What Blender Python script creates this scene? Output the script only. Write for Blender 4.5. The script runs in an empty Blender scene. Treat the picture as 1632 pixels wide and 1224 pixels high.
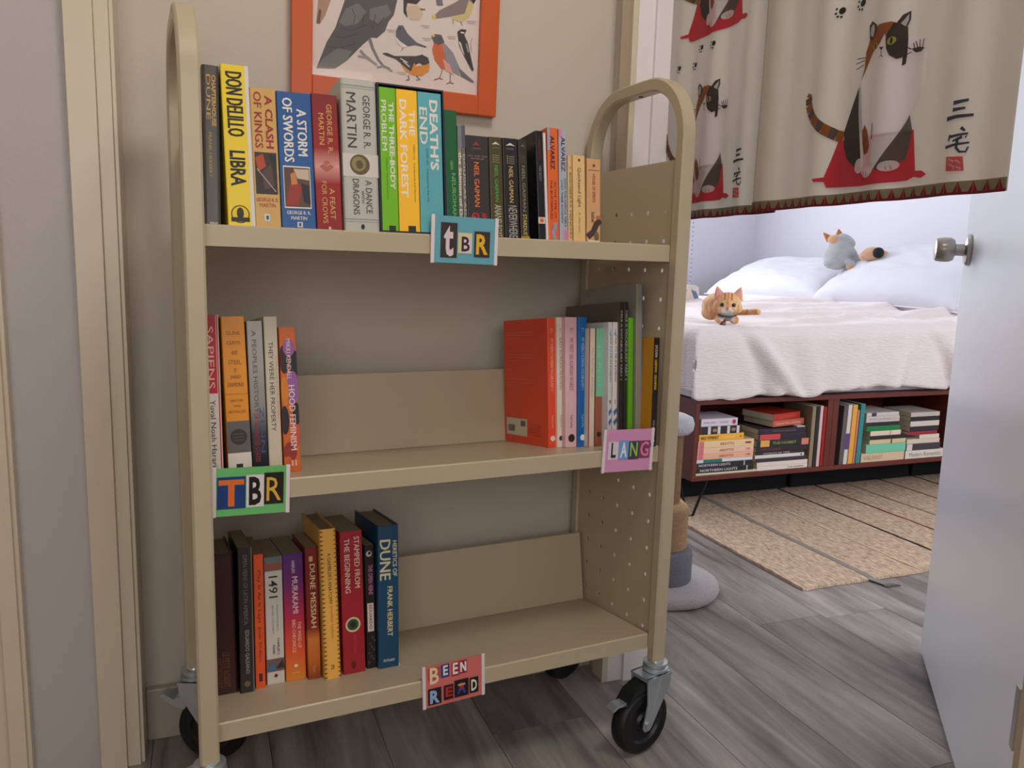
import bpy, bmesh, math, random
import numpy as np
from mathutils import Vector, Matrix, noise

random.seed(7)
SC = bpy.context.scene
COL = SC.collection

# ------------------------------------------------------------------ camera
CAM = np.array([-0.72514006, -1.47982094, 0.88307891])
CR = np.array([0.93259249, -0.35982165, 0.02827759])
CU = np.array([0.02690950, 0.14744463, 0.98870418])
CF = np.array([0.35992655, 0.92129716, -0.14718837])
FPX = 1258.62                                   # focal length in pixels of the 1632 x 1224 frame
cd = bpy.data.cameras.new('camera')
cam = bpy.data.objects.new('camera', cd)
COL.objects.link(cam)
cd.sensor_width = 36.0
cd.lens = FPX / 1632 * 36.0
cd.clip_start = 0.02
m = Matrix.Identity(4)
for i in range(3):
    m[i][0], m[i][1], m[i][2], m[i][3] = CR[i], CU[i], -CF[i], CAM[i]
cam.matrix_world = m
SC.camera = cam

# ------------------------------------------------------------------ light
SC.view_settings.view_transform = 'Standard'
SC.view_settings.look = 'None'
SC.view_settings.gamma = 1.0
SC.view_settings.use_curve_mapping = False
SC.view_settings.exposure = 0.0
W = bpy.data.worlds.new('world')
SC.world = W
W.use_nodes = True
W.node_tree.nodes['Background'].inputs[0].default_value = (0.75, 0.85, 1.0, 1)
W.node_tree.nodes['Background'].inputs[1].default_value = 1.0


def area(name, loc, target, sx, sy, power, col):
    l = bpy.data.lights.new(name, 'AREA')
    l.shape = 'RECTANGLE'
    l.size, l.size_y = sx, sy
    l.energy = power
    l.color = col
    o = bpy.data.objects.new(name, l)
    COL.objects.link(o)
    o.location = loc
    o.rotation_euler = (Vector(target) - Vector(loc)).to_track_quat('-Z', 'Y').to_euler()
    return o


area('window_daylight_back', (1.15, 3.16, 1.55), (1.15, 0.0, 0.9), 1.3, 1.3, 47, (0.90, 0.94, 1.0))
area('window_daylight_near', (1.9, -1.72, 1.5), (1.9, 2.0, 0.7), 1.4, 1.3, 42, (0.94, 0.96, 1.0))
area('hall_ceiling_lamp_light', (-0.12, -1.15, 2.40), (-0.35, -0.25, 0.6), 0.5, 0.5, 17, (1.0, 0.92, 0.83))
area('hall_front_fill', (-0.80, -2.52, 1.20), (-0.5, 0.0, 0.75), 1.8, 1.2, 19, (1.0, 0.965, 0.93))  # unseen frontal fill added behind the camera to lift the shelves and wall

# ------------------------------------------------------------------ pixel rays and frames
def ray(p):
    return CF + (p[0] - 816) / FPX * CR + (612 - p[1]) / FPX * CU
def onX(p, X):
    d = ray(p); return CAM + d * (X - CAM[0]) / d[0]
def onY(p, Y):
    d = ray(p); return CAM + d * (Y - CAM[1]) / d[1]
def onZ(p, Z):
    d = ray(p); return CAM + d * (Z - CAM[2]) / d[2]
def onP(p, P0, n):
    d = ray(p); n = np.array(n); return CAM + d * ((np.array(P0) - CAM) @ n) / (d @ n)


TH = math.radians(4.5)                           # the cart stands a little askew to the wall
CARTM = Matrix.Translation((0.02107, -0.26767, 0)) @ Matrix.Rotation(TH, 4, 'Z')
CARTI = CARTM.inverted()

# ------------------------------------------------------------------ materials
def lin(c):
    return tuple((x / 255 / 12.92) if x / 255 <= 0.04045 else ((x / 255 + 0.055) / 1.055) ** 2.4 for x in c)


MATS = {}
def mat(name, rgb, rough=0.5, metal=0.0, var=0.0, scale=8.0, bump=0.0, bscale=60.0, spec=0.5, coat=0.0, stretch=None,
        trans=0.0, alpha=1.0, sheen=0.0, emit=None):
    if name in MATS:
        return MATS[name]
    M = bpy.data.materials.new(name)
    M.use_nodes = True
    nt = M.node_tree
    b = nt.nodes['Principled BSDF']
    c = lin(rgb)
    b.inputs['Base Color'].default_value = (*c, 1)
    b.inputs['Roughness'].default_value = rough
    b.inputs['Metallic'].default_value = metal
    b.inputs['Specular IOR Level'].default_value = spec
    b.inputs['Coat Weight'].default_value = coat
    b.inputs['Transmission Weight'].default_value = trans
    b.inputs['Alpha'].default_value = alpha
    b.inputs['Sheen Weight'].default_value = sheen
    tc = nt.nodes.new('ShaderNodeTexCoord')
    src = tc.outputs['Object']
    if stretch:
        mp = nt.nodes.new('ShaderNodeMapping')
        mp.inputs['Scale'].default_value = stretch
        nt.links.new(src, mp.inputs['Vector'])
        src = mp.outputs['Vector']
    if var > 0:
        n = nt.nodes.new('ShaderNodeTexNoise')
        n.inputs['Scale'].default_value = scale
        n.inputs['Detail'].default_value = 5
        nt.links.new(src, n.inputs['Vector'])
        mx = nt.nodes.new('ShaderNodeMix')
        mx.data_type = 'RGBA'
        mx.inputs[6].default_value = (*[max(0, x * (1 - var)) for x in c], 1)
        mx.inputs[7].default_value = (*[min(1, x * (1 + var)) for x in c], 1)
        nt.links.new(n.outputs['Fac'], mx.inputs[0])
        nt.links.new(mx.outputs[2], b.inputs['Base Color'])
    if bump > 0:
        n2 = nt.nodes.new('ShaderNodeTexNoise')
        n2.inputs['Scale'].default_value = bscale
        n2.inputs['Detail'].default_value = 4
        nt.links.new(src, n2.inputs['Vector'])
        bp = nt.nodes.new('ShaderNodeBump')
        bp.inputs['Strength'].default_value = bump
        bp.inputs['Distance'].default_value = 0.01
        nt.links.new(n2.outputs['Fac'], bp.inputs['Height'])
        nt.links.new(bp.outputs['Normal'], b.inputs['Normal'])
    MATS[name] = M
    return M


def ramp_mat(name, stops, axis=2, lo=0.0, hi=1.0, rough=0.4, wob=0.0):
    """colour bands printed along one object axis (lo..hi in metres)"""
    if name in MATS:
        return MATS[name]
    M = mat(name, (128, 128, 128), rough)
    nt = M.node_tree
    b = nt.nodes['Principled BSDF']
    tc = nt.nodes.new('ShaderNodeTexCoord')
    sp = nt.nodes.new('ShaderNodeSeparateXYZ')
    nt.links.new(tc.outputs['Object'], sp.inputs[0])
    mr = nt.nodes.new('ShaderNodeMapRange')
    mr.inputs['From Min'].default_value = lo
    mr.inputs['From Max'].default_value = hi
    nt.links.new(sp.outputs[axis], mr.inputs['Value'])
    out = mr.outputs['Result']
    if wob:
        n = nt.nodes.new('ShaderNodeTexNoise')
        n.inputs['Scale'].default_value = 25
        nt.links.new(tc.outputs['Object'], n.inputs['Vector'])
        ma = nt.nodes.new('ShaderNodeMath')
        ma.operation = 'MULTIPLY_ADD'
        ma.inputs[1].default_value = wob
        nt.links.new(n.outputs['Fac'], ma.inputs[0])
        nt.links.new(out, ma.inputs[2])
        out = ma.outputs[0]
    cr = nt.nodes.new('ShaderNodeValToRGB')
    while len(cr.color_ramp.elements) < len(stops):
        cr.color_ramp.elements.new(0.5)
    for e, (p, c) in zip(cr.color_ramp.elements, stops):
        e.position = p
        e.color = (*lin(c), 1)
    nt.links.new(out, cr.inputs[0])
    nt.links.new(cr.outputs[0], b.inputs['Base Color'])
    return M


def ink(rgb, rough=0.45):
    return mat('ink_%d_%d_%d' % tuple(rgb), rgb, rough, var=0.03, scale=40)


# ------------------------------------------------------------------ mesh helpers
def obj(name, bm_or_mesh, mats, parent=None, mw=None, smooth=False, smooth_angle=None):
    if isinstance(bm_or_mesh, bmesh.types.BMesh):
        me = bpy.data.meshes.new(name)
        bm_or_mesh.normal_update()
        bm_or_mesh.to_mesh(me)
        bm_or_mesh.free()
    else:
        me = bm_or_mesh
    if not isinstance(mats, (list, tuple)):
        mats = [mats]
    if len(me.materials) == 0:
        for x in mats:
            me.materials.append(x)
    if smooth_angle is not None:
        for p in me.polygons:
            p.use_smooth = True
        me.set_sharp_from_angle(angle=math.radians(smooth_angle))
    elif smooth:
        for p in me.polygons:
            p.use_smooth = True
    o = bpy.data.objects.new(name, me)
    COL.objects.link(o)
    if parent is not None:
        o.parent = parent
    if mw is not None:
        if parent is not None:
            o.matrix_local = mw
        else:
            o.matrix_world = mw
    return o


def tag(o, label=None, cat=None, group=None, kind=None):
    if label: o['label'] = label
    if cat: o['category'] = cat
    if group: o['group'] = group
    if kind: o['kind'] = kind
    return o


def thing(name, label, cat, mw=None, group=None):
    o = bpy.data.objects.new(name, None)
    o.empty_display_size = 0.05
    COL.objects.link(o)
    if mw is not None:
        o.matrix_world = mw
    return tag(o, label, cat, group)


def bx(bm, x0, x1, y0, y1, z0, z1, M=None, bev=0.0, mi=0):
    vs = [bm.verts.new(Vector((x, y, z)) if M is None else M @ Vector((x, y, z)))
          for x in (x0, x1) for y in (y0, y1) for z in (z0, z1)]
    fs = []
    for q in ((0, 1, 3, 2), (4, 6, 7, 5), (0, 4, 5, 1), (2, 3, 7, 6), (0, 2, 6, 4), (1, 5, 7, 3)):
        f = bm.faces.new([vs[i] for i in q]); f.material_index = mi; fs.append(f)
    if bev > 0:
        es = list({e for f in fs for e in f.edges})
        bmesh.ops.bevel(bm, geom=es, offset=bev, segments=2, profile=0.5, affect='EDGES')
    return fs


def box(name, mats, x0, x1, y0, y1, z0, z1, parent=None, bev=0.0, mw=None):
    bm = bmesh.new()
    bx(bm, x0, x1, y0, y1, z0, z1, bev=bev)
    return obj(name, bm, mats, parent, mw)


def prism(bm, pts, axis, a0, a1, mi=0, M=None):
    """2-D outline extruded along an axis (0 x, 1 y, 2 z)"""
    def P(p, a):
        v = {0: (a, p[0], p[1]), 1: (p[0], a, p[1]), 2: (p[0], p[1], a)}[axis]
        v = Vector(v)
        return v if M is None else M @ v
    A = [bm.verts.new(P(p, a0)) for p in pts]
    B = [bm.verts.new(P(p, a1)) for p in pts]
    n = len(pts)
    fs = [bm.faces.new(A), bm.faces.new(B[::-1])]
    for i in range(n):
        fs.append(bm.faces.new((A[i], B[i], B[(i + 1) % n], A[(i + 1) % n])))
    for f in fs: f.material_index = mi
    return fs


def fixn(bm):
    bmesh.ops.recalc_face_normals(bm, faces=bm.faces[:])


def lathe(bm, prof, seg=32, M=None, mi=0, cap=True):
    """profile (r, z) turned about z"""
    rings = []
    for r, z in prof:
        ring = []
        for i in range(seg):
            a = 2 * math.pi * i / seg
            v = Vector((r * math.cos(a), r * math.sin(a), z))
            ring.append(bm.verts.new(v if M is None else M @ v))
        rings.append(ring)
    for a, b in zip(rings[:-1], rings[1:]):
        for i in range(seg):
            f = bm.faces.new((a[i], a[(i + 1) % seg], b[(i + 1) % seg], b[i])); f.material_index = mi
    if cap:
        f = bm.faces.new(rings[0][::-1]); f.material_index = mi
        f = bm.faces.new(rings[-1]); f.material_index = mi


def tube(bm, pts, rad, seg=8, mi=0):
    pts = [Vector(p) for p in pts]
    rings = []
    up = None
    for i, p in enumerate(pts):
        t = (pts[min(i + 1, len(pts) - 1)] - pts[max(i - 1, 0)]).normalized()
        if up is None:
            up = Vector((0, 0, 1)) if abs(t.z) < 0.9 else Vector((1, 0, 0))
        s = t.cross(up).normalized()
        up = s.cross(t).normalized()
        r = rad[i] if isinstance(rad, (list, tuple)) else rad
        rings.append([bm.verts.new(p + (s * math.cos(2 * math.pi * k / seg) + up * math.sin(2 * math.pi * k / seg)) * r) for k in range(seg)])
    for a, b in zip(rings[:-1], rings[1:]):
        for k in range(seg):
            f = bm.faces.new((a[k], a[(k + 1) % seg], b[(k + 1) % seg], b[k])); f.material_index = mi
    f = bm.faces.new(rings[0]); f.material_index = mi
    f = bm.faces.new(rings[-1][::-1]); f.material_index = mi


# --- flat print: polygons, strokes, ellipses and lettering collected on a surface
TXT = {}
def text_mesh(s, bold=0.0):
    k = (s, bold)
    if k in TXT:
        return TXT[k]
    cu = bpy.data.curves.new('lettering', 'FONT')
    cu.body = s
    cu.resolution_u = 2
    cu.offset = bold
    o = bpy.data.objects.new('lettering', cu)
    COL.objects.link(o)
    dg = bpy.context.evaluated_depsgraph_get()
    dg.update()
    me = bpy.data.meshes.new_from_object(o.evaluated_get(dg))
    v = np.array([x.co[:2] for x in me.vertices]) if len(me.vertices) else np.zeros((1, 2))
    f = [tuple(p.vertices) for p in me.polygons]
    bpy.data.objects.remove(o)
    bpy.data.curves.remove(cu)
    bpy.data.meshes.remove(me)
    v = v - v.min(0)
    TXT[k] = (v, f, v.max(0))
    return TXT[k]


class Print:
    def __init__(self):
        self.polys = []      # (list of 2-D verts, list of faces, colour, layer)
        self.layer = 0
        self.lock = None                     # several marks that do not overlap may share one layer
    def nxt(self):
        self.layer = self.layer + 1 if self.lock is None else self.lock
        return self.layer
    def poly(self, pts, col):
        self.polys.append(([tuple(p) for p in pts], None, tuple(col), self.nxt()))
    def rect(self, u0, u1, v0, v1, col):
        self.poly([(u0, v0), (u1, v0), (u1, v1), (u0, v1)], col)
    def ell(self, cu, cv, ru, rv, col, n=20, rot=0.0):
        c, s = math.cos(rot), math.sin(rot)
        self.poly([(cu + ru * math.cos(2 * math.pi * i / n) * c - rv * math.sin(2 * math.pi * i / n) * s,
                    cv + ru * math.cos(2 * math.pi * i / n) * s + rv * math.sin(2 * math.pi * i / n) * c) for i in range(n)], col)
    def stroke(self, pts, w, col, w1=None):
        w1 = w if w1 is None else w1
        L, Rr = [], []
        n = len(pts)
        for i, p in enumerate(pts):
            a, b = pts[max(i - 1, 0)], pts[min(i + 1, n - 1)]
            dx, dy = b[0] - a[0], b[1] - a[1]
            l = math.hypot(dx, dy) or 1
            ww = (w + (w1 - w) * i / max(1, n - 1)) / 2
            L.append((p[0] - dy / l * ww, p[1] + dx / l * ww))
            Rr.append((p[0] + dy / l * ww, p[1] - dx / l * ww))
        self.poly(L + Rr[::-1], col)
    def text(self, s, cu, cv, w, h, col, rot=0, bold=0.0):
        """lettering stretched to w (along reading direction) x h; rot -90 reads downwards"""
        b0 = bold
        if any(ch in s for ch in 'MWN'): bold = min(bold, 0.004 if 'M' not in s else 0.0)
        v, f, mx = text_mesh(s, bold)
        q = (v / np.maximum(mx, 1e-6) - 0.5) * np.array([w, h])
        a = math.radians(rot)
        c, sn = math.cos(a), math.sin(a)
        pts = [(cu + x * c - y * sn, cv + x * sn + y * c) for x, y in q]
        self.polys.append((pts, f, tuple(col), self.nxt()))
        if b0 > bold + .005:                 # heavier weight: the same letters set twice more, a hair apart
            e = (b0 - bold) * h * 1.1
            for k in (-1, 1):
                self.polys.append(([(x + k * e * c, y + k * e * sn) for x, y in pts], f, tuple(col), self.layer + k * .3))
    def build(self, name, fn, parent, step=0.00008, base=0.0004, sub=None, rough=0.45, mw=None, mk=None):
        """fn(u, v, off) -> point of the surface, off metres proud of it"""
        cols = []
        bm = bmesh.new()
        for pts, faces, col, lay in self.polys:
            if col not in cols:
                cols.append(col)
            mi = cols.index(col)
            b2 = bmesh.new()
            vs = [b2.verts.new((p[0], p[1], 0)) for p in pts]
            if faces is None:
                try:
                    b2.faces.new(vs)
                except ValueError:
                    b2.free(); continue
                bmesh.ops.triangulate(b2, faces=b2.faces[:], ngon_method='EAR_CLIP')
            else:
                for f in faces:
                    try: b2.faces.new([vs[i] for i in f])
                    except ValueError: pass
            if sub:
                for it in range(7):
                    es = [e for e in b2.edges if e.calc_length() > sub]
                    if not es: break
                    bmesh.ops.subdivide_edges(b2, edges=es, cuts=1, use_grid_fill=False)
                    bmesh.ops.triangulate(b2, faces=b2.faces[:])
            off = base + lay * step
            mp = {}
            for v in b2.verts:
                mp[v] = bm.verts.new(fn(v.co.x, v.co.y, off))
            for f in b2.faces:
                f.normal_update()
                vv = [mp[v] for v in f.verts]
                if f.normal.z < 0: vv = vv[::-1]
                try:
                    nf = bm.faces.new(vv); nf.material_index = mi
                except ValueError:
                    pass
            b2.free()
        return obj(name, bm, [(mk or (lambda c: ink(c, rough)))(c) for c in cols], parent, mw)

# ================================================================== THE SETTING
M_wall = mat('greige_wall_paint', (197, 187, 175), 0.6, var=0.02, scale=3, bump=0.05, bscale=120)
M_wall2 = mat('lilac_grey_wall_paint', (188, 182, 182), 0.6, var=0.02, scale=3, bump=0.05, bscale=120)
M_bed_wall = mat('pale_lilac_wall_paint', (210, 208, 216), 0.6, var=0.01, scale=2, bump=0.03, bscale=120)
M_trim = mat('cream_trim_gloss', (212, 198, 178), 0.3, var=0.03, scale=14, bump=0.06, bscale=30)
M_trim_w = mat('white_trim_gloss', (232, 228, 230), 0.3, var=0.01, scale=10)
M_base = mat('baseboard_paint', (176, 166, 152), 0.4, var=0.05, scale=12)
M_ceil = mat('ceiling_paint', (235, 232, 226), 0.7, var=0.01)
M_door = mat('white_door_gloss', (234, 237, 244), 0.28, var=0.01, scale=4, bump=0.02, bscale=10)

# plank wood with a grey wash
def plank_material():
    M = bpy.data.materials.new('grey_wood_plank')
    M.use_nodes = True
    nt = M.node_tree
    b = nt.nodes['Principled BSDF']
    tc = nt.nodes.new('ShaderNodeTexCoord')
    oi = nt.nodes.new('ShaderNodeObjectInfo')
    ad = nt.nodes.new('ShaderNodeVectorMath'); ad.operation = 'MULTIPLY_ADD'
    ad.inputs[1].default_value = (1, 1, 1)
    nt.links.new(tc.outputs['Object'], ad.inputs[0])
    sc = nt.nodes.new('ShaderNodeVectorMath'); sc.operation = 'SCALE'
    sc.inputs[0].default_value = (13.1, 7.7, 3.3)
    nt.links.new(oi.outputs['Random'], sc.inputs['Scale'])
    nt.links.new(sc.outputs[0], ad.inputs[2])
    mp = nt.nodes.new('ShaderNodeMapping')
    mp.inputs['Scale'].default_value = (16, 1.6, 1)
    nt.links.new(ad.outputs[0], mp.inputs['Vector'])
    n = nt.nodes.new('ShaderNodeTexNoise')
    n.inputs['Scale'].default_value = 1.6
    n.inputs['Detail'].default_value = 8
    n.inputs['Roughness'].default_value = 0.62
    n.inputs['Distortion'].default_value = 0.6
    nt.links.new(mp.outputs[0], n.inputs['Vector'])
    mp2 = nt.nodes.new('ShaderNodeMapping')
    mp2.inputs['Scale'].default_value = (4, 1.1, 1)
    nt.links.new(ad.outputs[0], mp2.inputs['Vector'])
    n2 = nt.nodes.new('ShaderNodeTexNoise')
    n2.inputs['Scale'].default_value = 2.2
    n2.inputs['Detail'].default_value = 3
    nt.links.new(mp2.outputs[0], n2.inputs['Vector'])
    mx0 = nt.nodes.new('ShaderNodeMath'); mx0.operation = 'MULTIPLY_ADD'
    mx0.inputs[1].default_value = 0.45
    nt.links.new(n2.outputs['Fac'], mx0.inputs[0])
    s2 = nt.nodes.new('ShaderNodeMath'); s2.operation = 'MULTIPLY'; s2.inputs[1].default_value = 0.6
    nt.links.new(n.outputs['Fac'], s2.inputs[0])
    nt.links.new(s2.outputs[0], mx0.inputs[2])
    cr = nt.nodes.new('ShaderNodeValToRGB')
    cr.color_ramp.elements[0].position = 0.36
    cr.color_ramp.elements[0].color = (*lin((88, 83, 80)), 1)
    cr.color_ramp.elements[1].position = 0.68
    cr.color_ramp.elements[1].color = (*lin((176, 168, 163)), 1)
    nt.links.new(mx0.outputs[0], cr.inputs[0])
    hv = nt.nodes.new('ShaderNodeHueSaturation')
    mr = nt.nodes.new('ShaderNodeMapRange')
    mr.inputs['To Min'].default_value = 0.86
    mr.inputs['To Max'].default_value = 1.10
    nt.links.new(oi.outputs['Random'], mr.inputs['Value'])
    nt.links.new(mr.outputs[0], hv.inputs['Value'])
    nt.links.new(cr.outputs[0], hv.inputs['Color'])
    nt.links.new(hv.outputs[0], b.inputs['Base Color'])
    b.inputs['Roughness'].default_value = 0.42
    bp = nt.nodes.new('ShaderNodeBump')
    bp.inputs['Strength'].default_value = 0.12
    bp.inputs['Distance'].default_value = 0.004
    nt.links.new(n.outputs['Fac'], bp.inputs['Height'])
    nt.links.new(bp.outputs['Normal'], b.inputs['Normal'])
    return M


M_plank = plank_material()
M_sub = mat('dark_floor_gap', (34, 32, 32), 0.8, var=0.1)
XL, XR, YN, YB, ZC = -2.2, 2.9, -2.6, 3.19, 2.45
floor = tag(box('floor', M_sub, XL - 0.1, XR + 0.1, YN - 0.1, YB + 0.1, -0.04, -0.004), 'grey wood plank floor of the hall and bedroom', None, None, 'structure')
rnd = random.Random(3)
for k in range(-12, 14):
    x0 = 0.165 + 0.2 * k
    x1 = x0 + 0.2
    x0c, x1c = max(x0, XL), min(x1, XR)
    if x1c - x0c < 0.02: continue
    j = 0.032 if k == 3 else (-0.53 if k == 1 else rnd.uniform(0, 1.22))
    y = j - 1.22 * math.ceil((j - YN) / 1.22)
    while y < YB:
        a, b = max(y, YN), min(y + 1.22, YB)
        if b - a > 0.02:
            cx, cy = (x0c + x1c) / 2, (a + b) / 2
            hx, hy = (x1c - x0c) / 2 - 0.0006, (b - a) / 2 - 0.0006
            o = box('plank', M_plank, -hx, hx, -hy, hy, -0.006, 0.0, floor)
            o.location = (cx, cy, rnd.uniform(-0.0004, 0))
        y += 1.22

def struct(name, bm, mats, label):
    return tag(obj(name, bm, mats), label, None, None, 'structure')

YW = 0.02                                        # hall wall behind the cart
bm = bmesh.new(); bx(bm, -0.90, 0.2, YW, YW + 0.1, 0, ZC)
struct('wall_back', bm, M_wall, 'greige hall wall behind the book cart')
XD0, XD1, YJ, YH = 0.063, 0.2, -0.075, -0.965    # doorway wall and its opening
bm = bmesh.new()
bx(bm, XD0, XD1, YJ + 0.012, YW, 0, ZC)
bx(bm, XD0, XD1, YH - 0.012, YJ + 0.012, 2.06, ZC)
bx(bm, XD0, XD1, YN, YH - 0.012, 0, ZC)
struct('wall_doorway', bm, M_wall, 'hall wall that holds the bedroom doorway')
bm = bmesh.new()
bx(bm, XL, -0.875, -0.058, 0.12, 0, ZC)
struct('wall_left', bm, M_wall2, 'lilac grey wall strip at the left edge')
bm = bmesh.new()
bx(bm, XL - 0.1, XL, YN, -0.058, 0, ZC)
bx(bm, XL - 0.1, XD1, YN - 0.1, YN, 0, ZC)
struct('wall_hall_far', bm, M_wall, 'hall walls behind the photographer')
bm = bmesh.new(); bx(bm, XL - 0.1, XR + 0.1, YN - 0.1, YB + 0.1, ZC, ZC + 0.1)
struct('ceiling', bm, M_ceil, 'white ceiling over hall and bedroom')
# bedroom walls
bm = bmesh.new(); bx(bm, XD0, XD1, YW + 0.1, YB, 0, ZC)
struct('wall_bedroom_left', bm, M_bed_wall, 'bedroom wall beside the doorway')
bm = bmesh.new(); bx(bm, XR, XR + 0.1, -1.8, YB + 0.1, 0, ZC)
struct('wall_right', bm, M_bed_wall, 'pale bedroom wall behind the pillows')
def wall_with_window(name, y0, y1, x0, x1, wx0, wx1, wz0, wz1, label):
    bm = bmesh.new()
    bx(bm, x0, wx0, y0, y1, 0, ZC); bx(bm, wx1, x1, y0, y1, 0, ZC)
    bx(bm, wx0, wx1, y0, y1, 0, wz0); bx(bm, wx0, wx1, y0, y1, wz1, ZC)
    return struct(name, bm, M_bed_wall, label)
wall_with_window('wall_bedroom_back', YB, YB + 0.1, XD0, XR, 0.5, 1.8, 0.9, 2.2, 'pale lilac far wall of the bedroom')
wall_with_window('wall_bedroom_near', -1.9, -1.8, XD1, XR + 0.1, 1.2, 2.6, 0.85, 2.15, 'near wall of the bedroom')
for n, (x0, x1, y0, z0, z1) in enumerate([(0.5, 1.8, YB + 0.02, 0.9, 2.2), (1.2, 2.6, -1.87, 0.85, 2.15)], 1):
    w = bpy.data.objects.new('window_%d' % n, None); COL.objects.link(w)
    tag(w, ('sash window in the far bedroom wall', 'sash window in the near bedroom wall')[n - 1], None, None, 'structure')
    bm = bmesh.new()
    for a in ((x0, x0 + 0.04, z0, z1), (x1 - 0.04, x1, z0, z1), (x0, x1, z0, z0 + 0.04), (x0, x1, z1 - 0.04, z1), (x0, x1, (z0 + z1) / 2 - 0.015, (z0 + z1) / 2 + 0.015)):
        bx(bm, a[0], a[1], y0, y0 + 0.04, a[2], a[3])
    obj('window_frame', bm, M_trim_w, w)

# trims
def trim(n, parts, m, label):
    bm = bmesh.new()
    for p in parts: bx(bm, *p, bev=0.0009)
    o = obj('trim_%d' % n, bm, m)
    return tag(o, label, None, None, 'structure')
trim(1, [(XL, -1.012, -0.078, -0.058, 0, ZC), (-1.042, -1.018, -0.086, -0.078, 0, ZC)], M_trim, 'cream door casing at the far left edge')
trim(2, [(-0.912, -0.872, -0.074, -0.03, 0, ZC), (-0.872, -0.851, -0.066, YW, 0, ZC), (-0.851, -0.845, -0.060, YW, 0, ZC)], M_trim, 'cream corner casing left of the book cart')
trim(3, [(XD0 - 0.010, XD0, -0.066, -0.0245, 0, 2.1), (XD0 - 0.012, XD0, -0.0745, -0.068, 0, 2.1)], M_trim, 'cream casing beside the doorway behind the cart')
trim(4, [(XD0, XD1, YJ, YJ + 0.012, 0, 2.06), (XD0 + 0.035, XD0 + 0.075, YJ - 0.008, YJ, 0, 2.05)], M_trim_w, 'white door jamb beside the hanging curtain')
trim(5, [(XD0 - 0.008, XD0, YH - 0.07, YH - 0.003, 0, 2.1), (XD0, XD1, YH - 0.012, YH, 0, 2.06), (0.25, 0.285, YH, -0.832, 0, 2.05)], M_trim, 'cream casing on the near side of the doorway')
trim(6, [(XD0, XD1, YH, YJ, 2.05, 2.06)], M_trim_w, 'door head lining above the curtain')
def baseboard(side, p, label):
    bm = bmesh.new(); bx(bm, *p, bev=0.003)
    return tag(obj('baseboard_' + side, bm, M_base), label, None, None, 'structure')
baseboard('back', (-0.845, XD0, 0.003, YW, 0, 0.1), 'grey painted baseboard behind the cart')
baseboard('right', (XR - 0.014, XR, -1.8, YB, 0, 0.1), 'baseboard along the bedroom wall')

# the open bedroom door, with its knob
DE = Vector((0.835, -0.196, 0)); DD = Vector((0.665, 0.747, 0)).normalized()
DW, DT = 0.82, 0.035
ang = math.atan2(DD.y, DD.x)
HG = DE - DD * DW
dm = Matrix.Translation((HG.x, HG.y, 0)) @ Matrix.Rotation(ang, 4, 'Z')
door = bpy.data.objects.new('door_1', None); COL.objects.link(door); door.matrix_world = dm
tag(door, 'open white bedroom door with a steel knob', None, None, 'structure')
bm = bmesh.new(); bx(bm, 0, DW, -DT, 0, 0.012, 2.04, bev=0.0015)
obj('door_leaf', bm, M_door, door)
M_steel = mat('brushed_steel', (176, 170, 164), 0.28, metal=1.0, var=0.05, scale=30)
kz = 0.945
bm = bmesh.new()
KM = Matrix.Translation((DW - 0.062, 0, kz)) @ Matrix.Rotation(-math.pi / 2, 4, 'X')
lathe(bm, [(0.0, 0), (0.033, 0), (0.0335, 0.004), (0.029, 0.009), (0.014, 0.0105), (0.012, 0.012)], 32, KM, cap=False)
knob_rose = obj('rose', bm, M_steel, door, smooth_angle=40)
bm = bmesh.new()
lathe(bm, [(0.0, 0.010), (0.0125, 0.010), (0.0125, 0.028), (0.016, 0.029), (0.022, 0.031), (0.0255, 0.038), (0.026, 0.05), (0.0245, 0.062), (0.0225, 0.066), (0.015, 0.0675), (0.0, 0.068)], 32, KM, cap=False)
obj('knob', bm, M_steel, door, smooth_angle=35)
for z in (0.25, 1.02, 1.8):
    box('hinge', M_steel, -0.004, 0.012, -0.002, 0.006, z, z + 0.09, door)

# ================================================================== BOOK CART
M_cart = mat('beige_enamel', (185, 171, 146), 0.32, var=0.015, scale=6, bump=0.03, bscale=300)
M_black = mat('black_rubber', (16, 16, 18), 0.5, var=0.1, scale=40)
M_zinc = mat('zinc_plate', (196, 206, 214), 0.3, metal=0.75, var=0.08, scale=40)
M_dark_steel = mat('dark_steel', (62, 66, 70), 0.35, metal=0.8, var=0.1, scale=40)
CWD, PT, PB, PTOP = 0.7495, 0.0263, 0.172, 1.218    # inner width, tube width, tube bottom, top
YF, YR, TD = -0.046, 0.272, 0.023
YL, DEP, DROP, LIP = -0.0247, 0.231, 0.0257, 0.0285
ZS = [0.927, 0.574, 0.2188]
ALPHA = math.atan2(DROP, DEP)
cart = thing('book_cart', 'beige metal library book cart with three sloped shelves and black casters', 'book cart', CARTM)

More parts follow.
